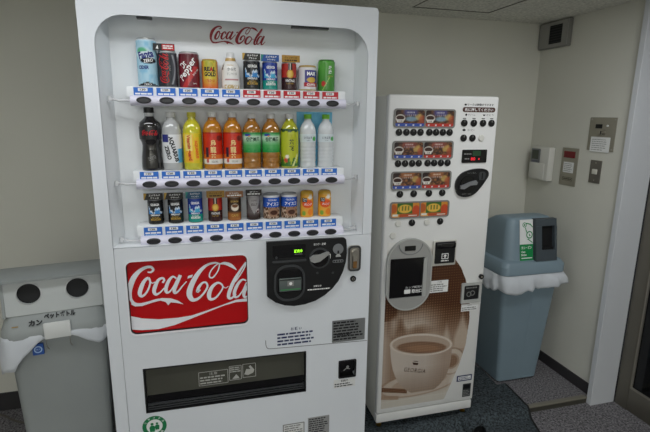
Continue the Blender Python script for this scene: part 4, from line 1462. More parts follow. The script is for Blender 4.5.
add_text(b, 'さとう', 1.222, 1.477, w=0.034, h=0.008, y=G - 0.0006); flat(b, [(1.186, 1.479), (1.200, 1.479), (1.196, 1.473), (1.190, 1.473)], G - 0.0006)
add_text(b, 'コーヒー', 1.135, 1.413, w=0.034, h=0.009, y=G - 0.0006); flat(b, circ(1.101, 1.413, 0.008, 10, 0.005), G - 0.0006)
for x in (1.099, 1.145, 1.190, 1.232):
    flat(b, rrect(x - 0.008, x + 0.008, 1.4605, 1.4635, 0.001, 2), G - 0.0006)
cpart('button_captions', b, INK)
b = nb(); flat(b, rrect(1.087, 1.246, 1.488, 1.509, 0.010), G - 0.0006); add_text(b, '先に押してください', 1.1665, 1.4985, w=0.138, h=0.0135, y=G - 0.001, mi=1, bold=0.02)
cpart('instruction_pill', b, [mat('pill_brown', (76, 44, 36), 0.45), INKW])
b = nb(); prism(b, rrect(1.100, 1.221, 1.272, 1.329, 0.004), G - 0.004, G)
dp = cpart('price_display', b, BLACKG)
b = nb()
text_lines(b, 1.108, 1.145, 1.307, 1.314, 1, G - 0.0045, 0, 0.3, 0); flat(b, rrect(1.150, 1.190, 1.302, 1.324, 0.002), G - 0.0045, 1)
add_text(b, '80', 1.153, 1.289, w=0.022, h=0.014, y=G - 0.0048, mi=2, bold=0.02); flat(b, rrect(1.180, 1.186, 1.285, 1.292, 0.001), G - 0.0045, 2)
text_lines(b, 1.112, 1.135, 1.285, 1.294, 1, G - 0.0045, 0, 0.4, 0)
cpart('display_digits', b, [INKG, mat('lcd_green', (34, 70, 44), 0.3), mat('led_red', (225, 40, 52), 0.5, emit=0.7)], dp)
b = nb()
blob = catmull([(1.076, 1.165), (1.080, 1.200), (1.105, 1.228), (1.150, 1.243), (1.200, 1.246), (1.230, 1.236), (1.236, 1.214), (1.222, 1.190), (1.200, 1.160), (1.170, 1.132), (1.130, 1.121), (1.094, 1.130), (1.076, 1.165)], 5)
prism(b, [(p[0], p[1]) for p in blob[:-1]], G - 0.009, G)
cc = cpart('coin_unit', b, BLACK)
b = nb(); prism(b, circ(1.134, 1.178, 0.038, 28), G - 0.012, G - 0.009)
cpart('lever_dial', b, BLACKG, cc)
b = nb(); prism(b, [(1.094, 1.160), (1.112, 1.158), (1.140, 1.174), (1.172, 1.176), (1.176, 1.186), (1.168, 1.196), (1.140, 1.190), (1.115, 1.180), (1.094, 1.174)], G - 0.022, G - 0.012)
cpart('return_lever', b, GREYP, cc)
b = nb(); prism(b, rrect(1.186, 1.218, 1.196, 1.232, 0.010), G - 0.012, G - 0.009); prism(b, rrect(1.199, 1.204, 1.200, 1.228, 0.002), G - 0.0125, G - 0.0115, 1)
cpart('coin_slot', b, [DGREY, DARK], cc)
b = nb(); add_text(b, 'コイン投入', 1.150, 1.228, w=0.045, h=0.008, y=G - 0.0094); add_text(b, 'お釣り・返却', 1.132, 1.135, w=0.045, h=0.007, y=G - 0.0094)
cpart('coin_print', b, INKG, cc)


# printed coffee cup poster
def f_poster(U, V):
    x = 0.770 + U * 0.450
    z = 0.118 + V * 0.812
    c = px(U.shape, (72, 34, 8))
    c = blend(c, np.clip((0.62 - z) / 0.16, 0, 1) * 0.74, (186, 166, 148))
    wv = 0.5 + 0.5 * np.sin(x * 2 * np.pi / 0.0118) * np.sin(z * 2 * np.pi / 0.0118)
    # steam
    n = vnoise(U, V, 5, 7, 21) * 0.6 + vnoise(U, V, 11, 15, 22) * 0.4
    st = np.clip((n - 0.42) * 4, 0, 1) * np.clip((0.66 - z) / 0.12, 0, 1) * np.clip((1.08 - x) / 0.12, 0, 1) * (z > 0.38)
    c = blend(c, st * 0.9, (214, 202, 188))
    # left light sheet of cloth, peaks to the right
    c = blend(c, np.clip((0.815 - x) / 0.05, 0, 1) * (z < 0.56) * 0.8, (212, 198, 184))
    for (cx, top, hw) in ((1.085, 0.545, 0.045), (1.168, 0.590, 0.055)):
        m = np.clip((hw * np.clip((top - z) / 0.16, 0, 1) - np.abs(x - cx - (0.545 - z) * 0.05)) / 0.02, 0, 1) * (z > 0.38)
        c = blend(c, m * 0.8, (206, 192, 176))
    c = blend(c, ((z < 0.40) & (x > 1.08)).astype(float) * 0.6, (196, 178, 160))
    # fading to the paper white at the foot
    c = blend(c, np.clip((0.24 - z) / 0.09, 0, 1), (214, 210, 200))
    # saucer
    ca, sa = math.cos(-0.06), math.sin(-0.06)
    X, Z = x - 0.965, z - 0.225
    Xr, Zr = X * ca - Z * sa, X * sa + Z * ca
    ds = np.sqrt((Xr / 0.205) ** 2 + (Zr / 0.062) ** 2)
    c = blend(c, np.clip((1 - ds) / 0.04, 0, 1), (205, 192, 178))
    c = blend(c, np.clip((1 - np.sqrt((Xr / 0.15) ** 2 + ((Zr - 0.006) / 0.036) ** 2)) / 0.1, 0, 1) * 0.6, (168, 142, 122))
    c = blend(c, np.exp(-((ds - 1.0) / 0.05) ** 2) * 0.6, (150, 120, 98))
    # spoon / dark edge at lower left
    c = blend(c, (np.abs(z - 0.208 + (x - 0.82) * 0.20) < 0.012) * (x < 0.90), (112, 78, 56))
    c = blend(c, (np.abs(z - 0.172 + (x - 0.80) * 0.15) < 0.010) * (x < 0.86) * 0.8, (168, 138, 116))
    # handle
    hx, hz = x - 1.128, z - 0.318
    dh = np.sqrt((hx / 0.060) ** 2 + (hz / 0.062) ** 2)
    c = blend(c, np.clip((0.26 - np.abs(dh - 0.80)) / 0.06, 0, 1), (208, 196, 182))
    c = blend(c, np.exp(-((dh - 0.60) / 0.07) ** 2) * 0.5, (130, 98, 78))
    c = blend(c, np.clip((0.54 - dh) / 0.08, 0, 1), (140, 110, 88))
    c = blend(c, np.exp(-((dh - 1.10) / 0.05) ** 2) * 0.55, (120, 92, 72))
    # bowl of the cup
    zc = np.clip((0.425 - z) / 0.245, 0, 1)
    half = 0.158 * np.sqrt(np.clip(1 - zc ** 2.6 * 0.86, 0, 1))
    cx = 0.963 + 0.02 * zc
    tilt = -(x - 0.963) * 0.13
    bowl = (np.abs(x - cx) < half) & (z < 0.425 + tilt) & (z > 0.180)
    c = blend(c, bowl.astype(float), (204, 194, 184))
    sh = np.clip((x - cx) / 0.158, -1, 1)
    c = blend(c, bowl * np.clip(sh * 0.9 - 0.1, 0, 0.55), (150, 124, 104))
    c = blend(c, bowl * np.clip(-sh * 0.8 - 0.2, 0, 0.4), (226, 216, 204))
    c = blend(c, bowl * np.clip((zc - 0.45) * 1.3, 0, 0.72), (140, 118, 100))
    # rim and coffee
    X, Z = x - 0.963, z - 0.425
    a = -0.13
    Xr, Zr = X * math.cos(a) + Z * math.sin(a), -X * math.sin(a) + Z * math.cos(a)
    Xr, Zr = X * math.cos(-a) - Z * math.sin(-a), X * math.sin(-a) + Z * math.cos(-a)
    c = blend(c, ell(Xr, Zr, 0, 0, 0.162, 0.056, 0.05), (226, 216, 204))
    c = blend(c, ell(Xr, Zr, 0, -0.001, 0.150, 0.047, 0.06), (188, 170, 154))
    c = blend(c, ell(Xr, Zr, 0.004, -0.014, 0.128, 0.030, 0.12), (134, 102, 80))
    c = blend(c, ell(Xr, Zr, 0.012, -0.018, 0.085, 0.017, 0.4) * 0.7, (162, 122, 92))
    # weave of the print
    dots = np.clip((np.sin(x * np.pi / 0.0125) ** 2 * np.sin(z * np.pi / 0.0125) ** 2 - 0.35) * 2.5, 0, 1)
    c = blend(c * 0.95, dots * 0.45, (172, 142, 116))
    c = blend(c, (np.sin(x * np.pi / 0.0125) ** 2 < 0.18) * 0.22 * np.clip((z - 0.44) / 0.12, 0.25, 1), (60, 34, 18))
    c = blend(c, (np.sin(z * np.pi / 0.0125) ** 2 < 0.18) * 0.22 * np.clip((z - 0.44) / 0.12, 0.25, 1), (60, 34, 18))
    # fade of the arch top
    c = blend(c, np.clip((z - 0.80) / 0.10, 0, 1), (224, 223, 218))
    # fade by the lower right towards paper
    c = blend(c, np.clip((x - 1.10 - (z - 0.118) * 0.16) / 0.05, 0, 1) * np.clip((0.30 - z) / 0.08, 0, 1), (224, 223, 218))
    return c


ARC = [(0.93, 0.98), (0.896, 1.030), (0.854, 1.088), (0.788, 1.139), (0.727, 1.168), (0.625, 1.196), (0.522, 1.205), (0.393, 1.195), (0.291, 1.168), (0.189, 1.129), (0.118, 1.100)]


def poster_mask(X, Z):
    zz = np.array([p[0] for p in ARC][::-1]); xx = np.array([p[1] for p in ARC][::-1])
    return X < np.interp(Z, zz, xx)


ps = print_sheet('cup_poster', 0.770, 1.220, 0.118, 0.930, G - 0.0006, 240, 430, f_poster, dr, poster_mask, print_mat('poster_print', 0.45, 0.4))
ps['label'] = 'sepia print of a steaming coffee cup'
b = nb()
add_text(b, 'GEORGIA', 0.935, 0.297, w=0.116, h=0.021, y=G - 0.0020, rot=-13, bold=0.0, spacing=1.2)
flat(b, [(0.920, 0.340), (0.952, 0.333), (0.948, 0.322), (0.926, 0.327)], G - 0.0012); flat(b, [(0.926, 0.347), (0.950, 0.342), (0.949, 0.339), (0.926, 0.344)], G - 0.0012)
cpart('cup_lettering', b, mat('ink_sepia', (70, 48, 38), 0.5), ps)
# cup delivery hatch
b = nb()
cap_o = rrect(0.768, 0.982, 0.613, 0.945, 0.105, 10)
plate(b, cap_o, [rrect(0.782, 0.962, 0.672, 0.858, 0.004, 2)], G - 0.012, G)
hh = cpart('delivery_hatch', b, mat('hatch_grey', (158, 158, 155), 0.38))
b = nb(); plate(b, rrect(0.766, 0.984, 0.611, 0.947, 0.107, 10), [rrect(0.772, 0.978, 0.617, 0.941, 0.101, 10)], G - 0.014, G)
cpart('hatch_rim', b, LGREY, hh)
b = nb(); prism(b, rrect(0.782, 0.962, 0.672, 0.858, 0.004, 2), G - 0.004, G - 0.001)
cpart('hatch_window', b, BLACKG, hh)
b = nb(); prism(b, [(0.945, 0.672), (0.962, 0.672), (0.962, 0.858), (0.945, 0.852)], G - 0.010, G - 0.004)
cpart('window_edge', b, LGREY, hh)
b = nb(); prism(b, rrect(0.847, 0.898, 0.892, 0.914, 0.003), G - 0.0145, G - 0.012)
cpart('hatch_lamp', b, BLACKG, hh)
b = nb(); arc = [(0.876 + 0.056 * math.cos(math.radians(a)), 0.922 + 0.048 * math.sin(math.radians(a))) for a in range(182, 359, 8)]
tube(b, [(p[0], G - 0.012, p[1]) for p in arc], 0.0022, 6)
cpart('lamp_rim', b, GREYP, hh)
b = nb(); add_text(b, 'カップ販売中', 0.905, 0.717, w=0.085, h=0.011, y=G - 0.0045); add_text(b, '取出口', 0.920, 0.698, w=0.052, h=0.018, y=G - 0.0045, bold=0.03); flat(b, rrect(0.858, 0.888, 0.688, 0.708, 0.003), G - 0.0045)
cpart('hatch_print', b, INKW, hh)
# bill inlet
b = nb(); box(b, 0.986, 1.103, G - 0.010, G, 0.809, 0.928, bev=0.005)
ci = cpart('bill_inlet', b, mat('inlet_frame', (196, 194, 186), 0.4))
b = nb(); prism(b, rrect(0.995, 1.094, 0.822, 0.922, 0.004), G - 0.013, G - 0.009)
cpart('inlet_face', b, BLACK, ci)
b = nb(); box(b, 0.997, 1.092, G - 0.024, G - 0.012, 0.893, 0.918, bev=0.005)
cpart('inlet_lip', b, BLACKG, ci)
b = nb(); plate(b, rrect(1.028, 1.062, 0.842, 0.868, 0.002), [rrect(1.031, 1.059, 0.845, 0.865, 0.001)], G - 0.0135, G - 0.013); flat(b, [(1.045, 0.864), (1.055, 0.855), (1.048, 0.855), (1.048, 0.847), (1.042, 0.847), (1.042, 0.855), (1.035, 0.855)], G - 0.0137); text_lines(b, 1.026, 1.064, 0.830, 0.838, 1, G - 0.0135, 0, 0.4, 0)
cpart('inlet_mark', b, INKW, ci)
# stickers and return cup
b = nb(); flat(b, rrect(0.985, 1.078, 0.679, 0.737, 0.001), G - 0.0009); text_lines(b, 0.990, 1.073, 0.683, 0.722, 4, G - 0.0013, 1, 0.5); add_text(b, 'ご注意', 1.032, 0.729, w=0.025, h=0.009, y=G - 0.0013, mi=1)
cpart('notice_sticker', b, [PAPER, INKG])
b = nb(); plate(b, rrect(1.148, 1.251, 0.613, 0.713, 0.004), [rrect(1.161, 1.240, 0.629, 0.700, 0.004)], G - 0.008, G)
rr_ = cpart('change_return', b, LGREY)
b = nb(); prism(b, rrect(1.161, 1.240, 0.629, 0.700, 0.004), G - 0.003, G - 0.0005)
cpart('return_flap', b, BLACK, rr_)
b = nb(); text_lines(b, 1.172, 1.230, 0.682, 0.692, 1, G - 0.0035, 0, 0.4, 0)
for q in (0, 1):
    plate(b, circ(1.190 + 0.018 * q, 0.656 + 0.004 * q, 0.013, 16), [circ(1.190 + 0.018 * q, 0.656 + 0.004 * q, 0.009, 16)], G - 0.0035, G - 0.0033)
cpart('return_mark', b, INKG, rr_)
b = nb(); prism(b, circ(1.2465, 0.739, 0.0115, 18), G - 0.010, G); prism(b, circ(1.2465, 0.739, 0.005, 12), G - 0.0105, G - 0.0095, 1)
cpart('door_lock', b, [BLACK, CHROME])
b = nb(); flat(b, rrect(1.156, 1.244, 0.570, 0.606, 0.001), G - 0.0009); text_lines(b, 1.160, 1.240, 0.573, 0.592, 2, G - 0.0013, 1, 0.5); add_text(b, 'お釣り', 1.200, 0.599, w=0.022, h=0.008, y=G - 0.0013, mi=1)
cpart('return_sticker', b, [PAPER, INKG])
b = nb(); flat(b, rrect(1.163, 1.246, 0.201, 0.233, 0.001), G - 0.0009); flat(b, rrect(1.170, 1.240, 0.207, 0.227, 0.001), G - 0.0012, 1); text_lines(b, 1.173, 1.237, 0.209, 0.225, 2, G - 0.0015, 0, 0.55)
cpart('maker_plate', b, [INKB, PAPER])
b = nb(); flat(b, rrect(1.200, 1.245, 0.112, 0.184, 0.001), G - 0.0009); text_lines(b, 1.203, 1.242, 0.116, 0.150, 4, G - 0.0013, 1, 0.5); flat(b, rrect(1.204, 1.241, 0.156, 0.178, 0.001), G - 0.0012, 2)
cpart('spec_plate', b, [DGREY, INKG, BLACK])

# ================================================================== BLUE-GREY BIN (right)
BING = mat('bin_blue_grey', (127, 146, 157), 0.42, noise=0.03, nscale=6)
BINW = mat('bin_pale_grey', (150, 155, 154), 0.45, noise=0.03, nscale=6)
BAG = mat('white_bag', (226, 230, 235), 0.3, trans=0.2, ior=1.05, alpha=0.86)


def rr3(x0, x1, y0, y1, z, r, n=5):
    return [(p[0], p[1], z) for p in rrect(x0, x1, y0, y1, r, n)]


rb = thing('recycling_bin', 'blue-grey recycling bin with a hooded top and green sticker in the corner', 'bin', (1.692, 2.195, 0.0))
b = nb()
loft(b, [rr3(-0.118, 0.118, -0.168, 0.160, 0.002, 0.02), rr3(-0.128, 0.128, -0.180, 0.170, 0.012, 0.024), rr3(-0.176, 0.176, -0.214, 0.200, 0.640, 0.03), rr3(-0.178, 0.178, -0.216, 0.202, 0.660, 0.03)], cap1=False)
obj('body', b, BING, rb)
b = nb()
for x in (-0.02,):
    loft(b, [[(0.010, -0.1815, 0.03), (0.016, -0.1815, 0.03), (0.016, -0.17, 0.03), (0.010, -0.17, 0.03)], [(0.018, -0.2145, 0.62), (0.026, -0.2145, 0.62), (0.026, -0.19, 0.62), (0.018, -0.19, 0.62)]])
obj('front_rib', b, BING, rb)
b = nb(); box(b, 0.02, 0.105, -0.185, -0.17, 0.014, 0.024, bev=0.003)
obj('foot_grip', b, BING, rb)
b = nb()
loft(b, [rr3(-0.190, 0.190, -0.226, 0.212, 0.652, 0.035), rr3(-0.196, 0.196, -0.234, 0.218, 0.658, 0.038), rr3(-0.196, 0.196, -0.234, 0.218, 0.700, 0.038), rr3(-0.182, 0.182, -0.222, 0.206, 0.722, 0.04), rr3(-0.165, 0.165, -0.205, 0.200, 0.728, 0.05)])
obj('collar', b, BING, rb)
b = nb()
loft(b, [rr3(-0.163, 0.163, -0.202, 0.198, 0.725, 0.045, 7), rr3(-0.157, 0.157, -0.191, 0.165, 0.79, 0.045, 7), rr3(-0.150, 0.150, -0.180, 0.115, 0.86, 0.045, 7), rr3(-0.143, 0.143, -0.170, 0.045, 0.908, 0.042, 7), rr3(-0.136, 0.136, -0.163, -0.005, 0.936, 0.04, 7), rr3(-0.128, 0.128, -0.152, -0.040, 0.946, 0.035, 7), rr3(-0.112, 0.112, -0.136, -0.060, 0.950, 0.03, 7)])
obj('hood', b, BING, rb, smooth=50)
# dark mouth frame leaning with the hood front


def hf(z):
    return -0.2045 + (z - 0.725) * 0.160


def slab(bm, x0, x1, z0, z1, out0, out1, mi=0, holes=None):
    a = [(x0, z0), (x1, z0), (x1, z1), (x0, z1)]
    f = [bm.verts.new((p[0], hf(p[1]) - out1, p[1])) for p in a]
    k = [bm.verts.new((p[0], hf(p[1]) - out0, p[1])) for p in a]
    bm.faces.new(f).material_index = mi
    bm.faces.new(k[::-1]).material_index = mi
    for i in range(4):
        j = (i + 1) % 4
        bm.faces.new([f[i], f[j], k[j], k[i]]).material_index = mi


BDK = mat('bin_mouth_grey', (70, 78, 84), 0.45)
b = nb()
slab(b, 0.000, 0.130, 0.725, 0.782, -0.01, 0.022)
slab(b, 0.000, 0.130, 0.908, 0.945, -0.01, 0.020)
slab(b, 0.000, 0.036, 0.782, 0.908, -0.01, 0.022)
slab(b, 0.116, 0.130, 0.782, 0.908, -0.01, 0.022)
obj('mouth_frame', b, BDK, rb)
b = nb(); slab(b, 0.036, 0.116, 0.782, 0.908, -0.004, 0.002)
slab(b, 0.042, 0.110, 0.782, 0.796, 0.002, 0.016)
obj('mouth_opening', b, DARK, rb)
b = nb(); slab(b, -0.075, 0.006, 0.738, 0.952, 0.0, 0.0012)
stk = obj('sticker', b, PAPER, rb, (-0.010, -0.0016, -0.010))
b = nb()


def hpoly(bm, pts, out, mi):
    tri = tessellate_polygon([[Vector((p[0], p[1], 0)) for p in pts]])
    vs = [bm.verts.new((p[0], hf(p[1]) - out, p[1])) for p in pts]
    for t_ in tri:
        bm.faces.new([vs[i] for i in t_]).material_index = mi


GRN = mat('sticker_green', (24, 138, 74), 0.45)
hpoly(b, [(-0.075, 0.738), (0.006, 0.738), (0.006, 0.823), (-0.075, 0.823)], 0.0016, 0)
for (body, z, w_, h_) in (('カン・ビン', 0.806, 0.064, 0.016), ('Cans', -1, 0.024, 0.011), ('Bottles', -2, 0.032, 0.011)):
    zz = z if z > 0 else (0.784 if z == -1 else 0.768)
    v, f, asp = text_mesh(body, 0.03)
    cx_ = -0.034 if z > 0 else (-0.066 + w_ / 2)
    vs = [b.verts.new((cx_ + q[0] * w_, hf(zz + q[1] * h_) - 0.002, zz + q[1] * h_)) for q in v]
    for q in f:
        try:
            b.faces.new([vs[i] for i in q]).material_index = 1
        except ValueError:
            pass
hpoly(b, [(-0.066, 0.748), (0.000, 0.748), (0.000, 0.753), (-0.066, 0.753)], 0.002, 1)
for (cx_, cz_, r0) in ((-0.046, 0.925, 0.013), (-0.016, 0.872, 0.020)):
    ring = circ(cx_, cz_, r0, 20)
    for i in range(20):
        j = (i + 1) % 20
        p, q = ring[i], ring[j]
        ip, iq = (cx_ + (p[0] - cx_) * 0.72, cz_ + (p[1] - cz_) * 0.72), (cx_ + (q[0] - cx_) * 0.72, cz_ + (q[1] - cz_) * 0.72)
        hpoly(b, [p, q, iq, ip], 0.002, 0)
hpoly(b, circ(-0.046, 0.925, 0.005, 10), 0.002, 0)
hpoly(b, [(-0.036, 0.936), (-0.010, 0.930), (0.004, 0.915), (0.004, 0.908), (-0.012, 0.924), (-0.036, 0.931)], 0.002, 0)
hpoly(b, [(-0.044, 0.912), (-0.036, 0.885), (-0.030, 0.885), (-0.040, 0.912)], 0.002, 0)
hpoly(b, [(-0.024, 0.852), (0.004, 0.832), (0.004, 0.827), (-0.030, 0.850)], 0.002, 0)
hpoly(b, [(-0.020, 0.880), (-0.008, 0.868), (-0.018, 0.864)], 0.002, 0)
obj('sticker_print', b, [GRN, INKW], stk)


def bag(name, label, loc, rotz, hx, y0, y1, ztop, seed, drop=0.075, flare=0.03, hemfn=None):
    rs = random.Random(seed)
    n = 96
    base = rrect(-hx, hx, y0, y1, 0.035, 8)
    # resample the loop evenly
    P = [Vector((p[0], p[1])) for p in base]
    per = [0]
    for i in range(len(P)):
        per.append(per[-1] + (P[(i + 1) % len(P)] - P[i]).length)
    loop = []
    for k in range(n):
        s = per[-1] * k / n
        for i in range(len(P)):
            if per[i] <= s <= per[i + 1]:
                a_ = (s - per[i]) / max(per[i + 1] - per[i], 1e-9)
                loop.append(P[i].lerp(P[(i + 1) % len(P)], a_))
                break
    ph = [rs.uniform(0, 6.28) for _ in range(6)]
    rows = []
    nr = 9
    for j in range(nr):
        s = j / (nr - 1)
        row = []
        for k, p in enumerate(loop):
            a_ = 2 * math.pi * k / n
            d = Vector((p.x, p.y - (y0 + y1) / 2)).normalized()
            wv = 0.45 * math.sin(7 * a_ + ph[0]) + 0.35 * math.sin(13 * a_ + ph[1] + s) + 0.3 * math.sin(23 * a_ + ph[2] - 2 * s) + 0.2 * math.sin(37 * a_ + ph[5])
            hem = drop * (1 + 0.30 * math.sin(3 * a_ + ph[3]) + 0.16 * math.sin(8 * a_ + ph[4]))
            if hemfn:
                hem = hemfn(p.x, p.y) * (1 + 0.06 * math.sin(11 * a_ + ph[4]) + 0.04 * math.sin(31 * a_ + ph[3]))
            out = 0.004 + flare * (math.sin(min(1, s * 1.3) * math.pi * 0.5)) * (0.7 + 0.45 * wv) + 0.004 * wv * (1 if s > 0.1 else 0)
            out = max(out, 0.002)
            row.append((p.x + d.x * out, p.y + d.y * out, ztop - hem * s + 0.006 * math.sin(s * math.pi) - 0.003 * wv * s))
        rows.append(row)
    b_ = nb()
    loft(b_, rows, cap0=False, cap1=False)
    o_ = obj(name, b_, BAG, None, loc, smooth=70)
    o_.rotation_euler = (0, 0, rotz)
    m_ = o_.modifiers.new('thickness', 'SOLIDIFY'); m_.thickness = 0.0006
    tag(o_, label, 'bag', 'white plastic liner bags')
    return o_


bag('bin_liner', 'white plastic bag hanging out below the hood of the blue-grey bin', (1.692, 2.195, 0.0), 0, 0.193, -0.228, 0.206, 0.655, 4, 0.075, 0.034, lambda x, y: float(np.interp(x, [-0.19, -0.10, 0.0, 0.10, 0.19], [0.085, 0.092, 0.075, 0.072, 0.050])))

# ================================================================== PALE GREY BIN (left)
LB = (-0.546, 1.905, LOW)
LROT = math.radians(9)
lb = thing('recycling_bin', 'pale grey recycling bin with two round holes beside the drink machine', 'bin', LB, LROT)
ZL = LOW
b = nb()
loft(b, [rr3(-0.125, 0.125, -0.160, 0.150, 0.003, 0.02), rr3(-0.132, 0.132, -0.168, 0.156, 0.012, 0.022), rr3(-0.156, 0.156, -0.192, 0.180, 0.720, 0.03), rr3(-0.158, 0.158, -0.194, 0.182, 0.735, 0.03)], cap1=False)
obj('body', b, BINW, lb)
b = nb()
loft(b, [rr3(-0.168, 0.168, -0.206, 0.190, 0.732, 0.04), rr3(-0.174, 0.174, -0.214, 0.194, 0.738, 0.045), rr3(-0.174, 0.174, -0.214, 0.194, 0.762, 0.045), rr3(-0.166, 0.166, -0.205, 0.190, 0.780, 0.04), rr3(-0.156, 0.156, -0.176, 0.186, 0.815, 0.03)])
obj('collar', b, BINW, lb)
# hood: slanted front panel with two round holes under an overhanging roof
pz0, pz1 = 0.814, 0.938


def lf(z):
    return -0.182 + (z - pz0) * 0.10


b = nb()
hl = [circ(-0.076, 0.888, 0.036, 32), circ(0.074, 0.888, 0.036, 32)]
loops_ = [rrect(-0.150, 0.150, pz0, pz1, 0.006, 3)] + hl
tri = tessellate_polygon([[Vector((p[0], p[1], 0)) for p in l] for l in loops_])
flp = [p for l in loops_ for p in l]
fv = [b.verts.new((p[0], lf(p[1]), p[1])) for p in flp]
bv = [b.verts.new((p[0], lf(p[1]) + 0.006, p[1])) for p in flp]
for t_ in tri:
    b.faces.new([fv[i] for i in t_]); b.faces.new([bv[i] for i in reversed(t_)])
k_ = 0
for l in loops_:
    for i in range(len(l)):
        j = (i + 1) % len(l)
        b.faces.new([fv[k_ + i], fv[k_ + j], bv[k_ + j], bv[k_ + i]])
    k_ += len(l)
obj('front_panel', b, mat('bin_panel_grey', (190, 194, 193), 0.42), lb)
for l in hl:
    b = nb()
    c_ = [sum(p[0] for p in l) / len(l), sum(p[1] for p in l) / len(l)]
    for i in range(len(l)):
        j = (i + 1) % len(l)
        p, q = l[i], l[j]
        o1, o2 = (c_[0] + (p[0] - c_[0]) * 1.10, c_[1] + (p[1] - c_[1]) * 1.10), (c_[0] + (q[0] - c_[0]) * 1.10, c_[1] + (q[1] - c_[1]) * 1.10)
        b.faces.new([b.verts.new((w_[0], lf(w_[1]) - d_, w_[1])) for w_, d_ in ((p, 0.003), (q, 0.003), (o2, 0.001), (o1, 0.001))])
    obj('hole_ring', b, mat('ring_grey', (198, 200, 200), 0.4), lb)
b = nb()
loft(b, [rr3(-0.149, 0.149, -0.172, 0.150, 0.814, 0.004, 2), rr3(-0.149, 0.149, -0.160, -0.070, 0.935, 0.004, 2)], cap0=False, cap1=False)
hd = obj('hood', b, mat('bin_hood_dark', (30, 31, 32), 0.7), lb)
b = nb()
prism_x(b, [(-0.193, 0.936), (-0.193, 0.945), (-0.178, 0.953), (-0.075, 0.958), (-0.055, 0.950), (0.186, 0.800), (0.186, 0.790), (-0.060, 0.936)], -0.168, 0.168)
obj('roof', b, mat('bin_roof_grey', (140, 145, 144), 0.4), lb)
for x0, x1 in ((-0.158, -0.1495), (0.1495, 0.158)):
    b = nb(); loft(b, [[(x, -0.186, 0.812), (x, 0.160, 0.812), (x, -0.060, 0.937), (x, -0.174, 0.937)] for x in (x0, x1)])
    obj('hood_cheek', b, BINW, lb)


def lapron(z):
    return -0.2085 + (z - 0.780) * 0.83


b = nb()
for body, x, z, w_, h_ in (('ペットボトル', 0.012, 0.804, 0.098, 0.0165), ('カン', -0.062, 0.790, 0.042, 0.0165)):
    v, f, asp = text_mesh(body, 0.05)
    vs = [b.verts.new((x + q[0] * w_, lapron(z + q[1] * h_) - 0.004, z + q[1] * h_)) for q in v]
    for q in f:
        try:
            b.faces.new([vs[i] for i in q])
        except ValueError:
            pass
obj('stencil_lettering', b, INK, lb)
b = nb(); flat(b, rrect(-0.132, -0.112, 0.784, 0.788, 0.002), lapron(0.786) - 0.005)
obj('stain_mark', b, mat('stain_ochre', (168, 140, 84), 0.6), lb)
b = nb()
box(b, -0.038, 0.045, -0.226, -0.216, 0.730, 0.790, bev=0.004)
cl = obj('bag_clip', b, mat('clip_white', (216, 218, 216), 0.4), lb)
b = nb()
for x in (-0.033, 0.040):
    tube(b, [(x, -0.222, 0.730), (x - 0.002, -0.224, 0.715), (x, -0.222, 0.700), (x + 0.004, -0.214, 0.690)], 0.0016, 6)
obj('clip_wire', b, CHROME, cl)
b = nb(); box(b, -0.082, -0.048, -0.2015, -0.188, 0.668, 0.708)
bb = obj('blue_sticker', b, mat('sticker_blue', (40, 82, 158), 0.45), lb)
bb['label'] = 'small square blue recycling mark'
b = nb(); plate(b, circ(-0.065, 0.688, 0.013, 16), [circ(-0.065, 0.688, 0.009, 16)], -0.2022, -0.2018); add_text(b, 'PET', -0.065, 0.688, w=0.014, h=0.006, y=-0.2022)
obj('sticker_mark', b, mat('ink_lightblue', (170, 196, 226), 0.5), bb)
bag('bin_liner', 'white plastic bag bunched under the lid of the pale grey two-hole bin', LB, LROT, 0.170, -0.208, 0.190, 0.748, 11, 0.026, 0.012, lambda x, y: float(np.interp(x, [-0.17, -0.13, -0.09, -0.05, 0.05, 0.08, 0.12, 0.17], [0.120, 0.115, 0.065, 0.020, 0.014, 0.040, 0.060, 0.045])))

b = nb()
cp_ = catmull([(-1.25, 2.44, LOW + 0.005), (-1.10, 2.435, LOW + 0.005), (-1.02, 2.415, LOW + 0.005), (-0.95, 2.355, LOW + 0.005), (-0.86, 2.31, LOW + 0.005), (-0.72, 2.30, LOW + 0.005)], 6)
tube(b, [tuple(p) for p in cp_], 0.005, 8)
tag(obj('power_cord', b, mat('cord_grey', (92, 88, 82), 0.6)), 'thin grey cord lying on the floor beside the pale grey bin', 'cord')

# ================================================================== WALL DEVICES (right wall) : local -y is the room side
STEEL = mat('brushed_plate', (156, 152, 138), 0.38, metal=0.4, noise=0.05, nscale=12)
RW = -math.pi / 2


def wthing(name, label, cat, y, z):
    return thing(name, label, cat, (XR, y, z), RW)


def wp_(name, bm, m, parent):
    return obj(name, bm, m, parent)


t = wthing('control_panel', 'square metal plate with a key switch and a paper note on the side wall', 'panel', 1.949, 1.389)
b = nb(); box(b, -0.082, 0.082, -0.004, -0.0003, -0.084, 0.084, bev=0.0012)
wp_('plate', b, STEEL, t)
for x in (-0.072, 0.072):
    for z in (-0.074, 0.074):
        b = nb(); lathe(b, [(0.004, 0.0), (0.003, 0.0015)], 10)
        o = wp_('screw', b, CHROME, t); o.rotation_euler = (math.pi / 2, 0, 0); o.location = (x, -0.004, z)
b = nb(); prism(b, rrect(-0.041, -0.001, 0.029, 0.050, 0.002), -0.006, -0.0035)
wp_('indicator', b, BLACK, t)
b = nb(); prism(b, circ(0.033, 0.043, 0.0045, 16), -0.009, -0.0035)
wp_('lamp', b, PAPER, t)
b = nb(); prism(b, circ(0.011, 0.008, 0.014, 20), -0.010, -0.0035); prism(b, circ(0.011, 0.008, 0.010, 20), -0.022, -0.010); box(b, 0.009, 0.013, -0.023, -0.022, -0.001, 0.017, mi=1)
wp_('key_switch', b, [CHROME, BLACK], t)
b = nb(); box(b, -0.061, 0.059, -0.0052, -0.0042, -0.090, -0.014)
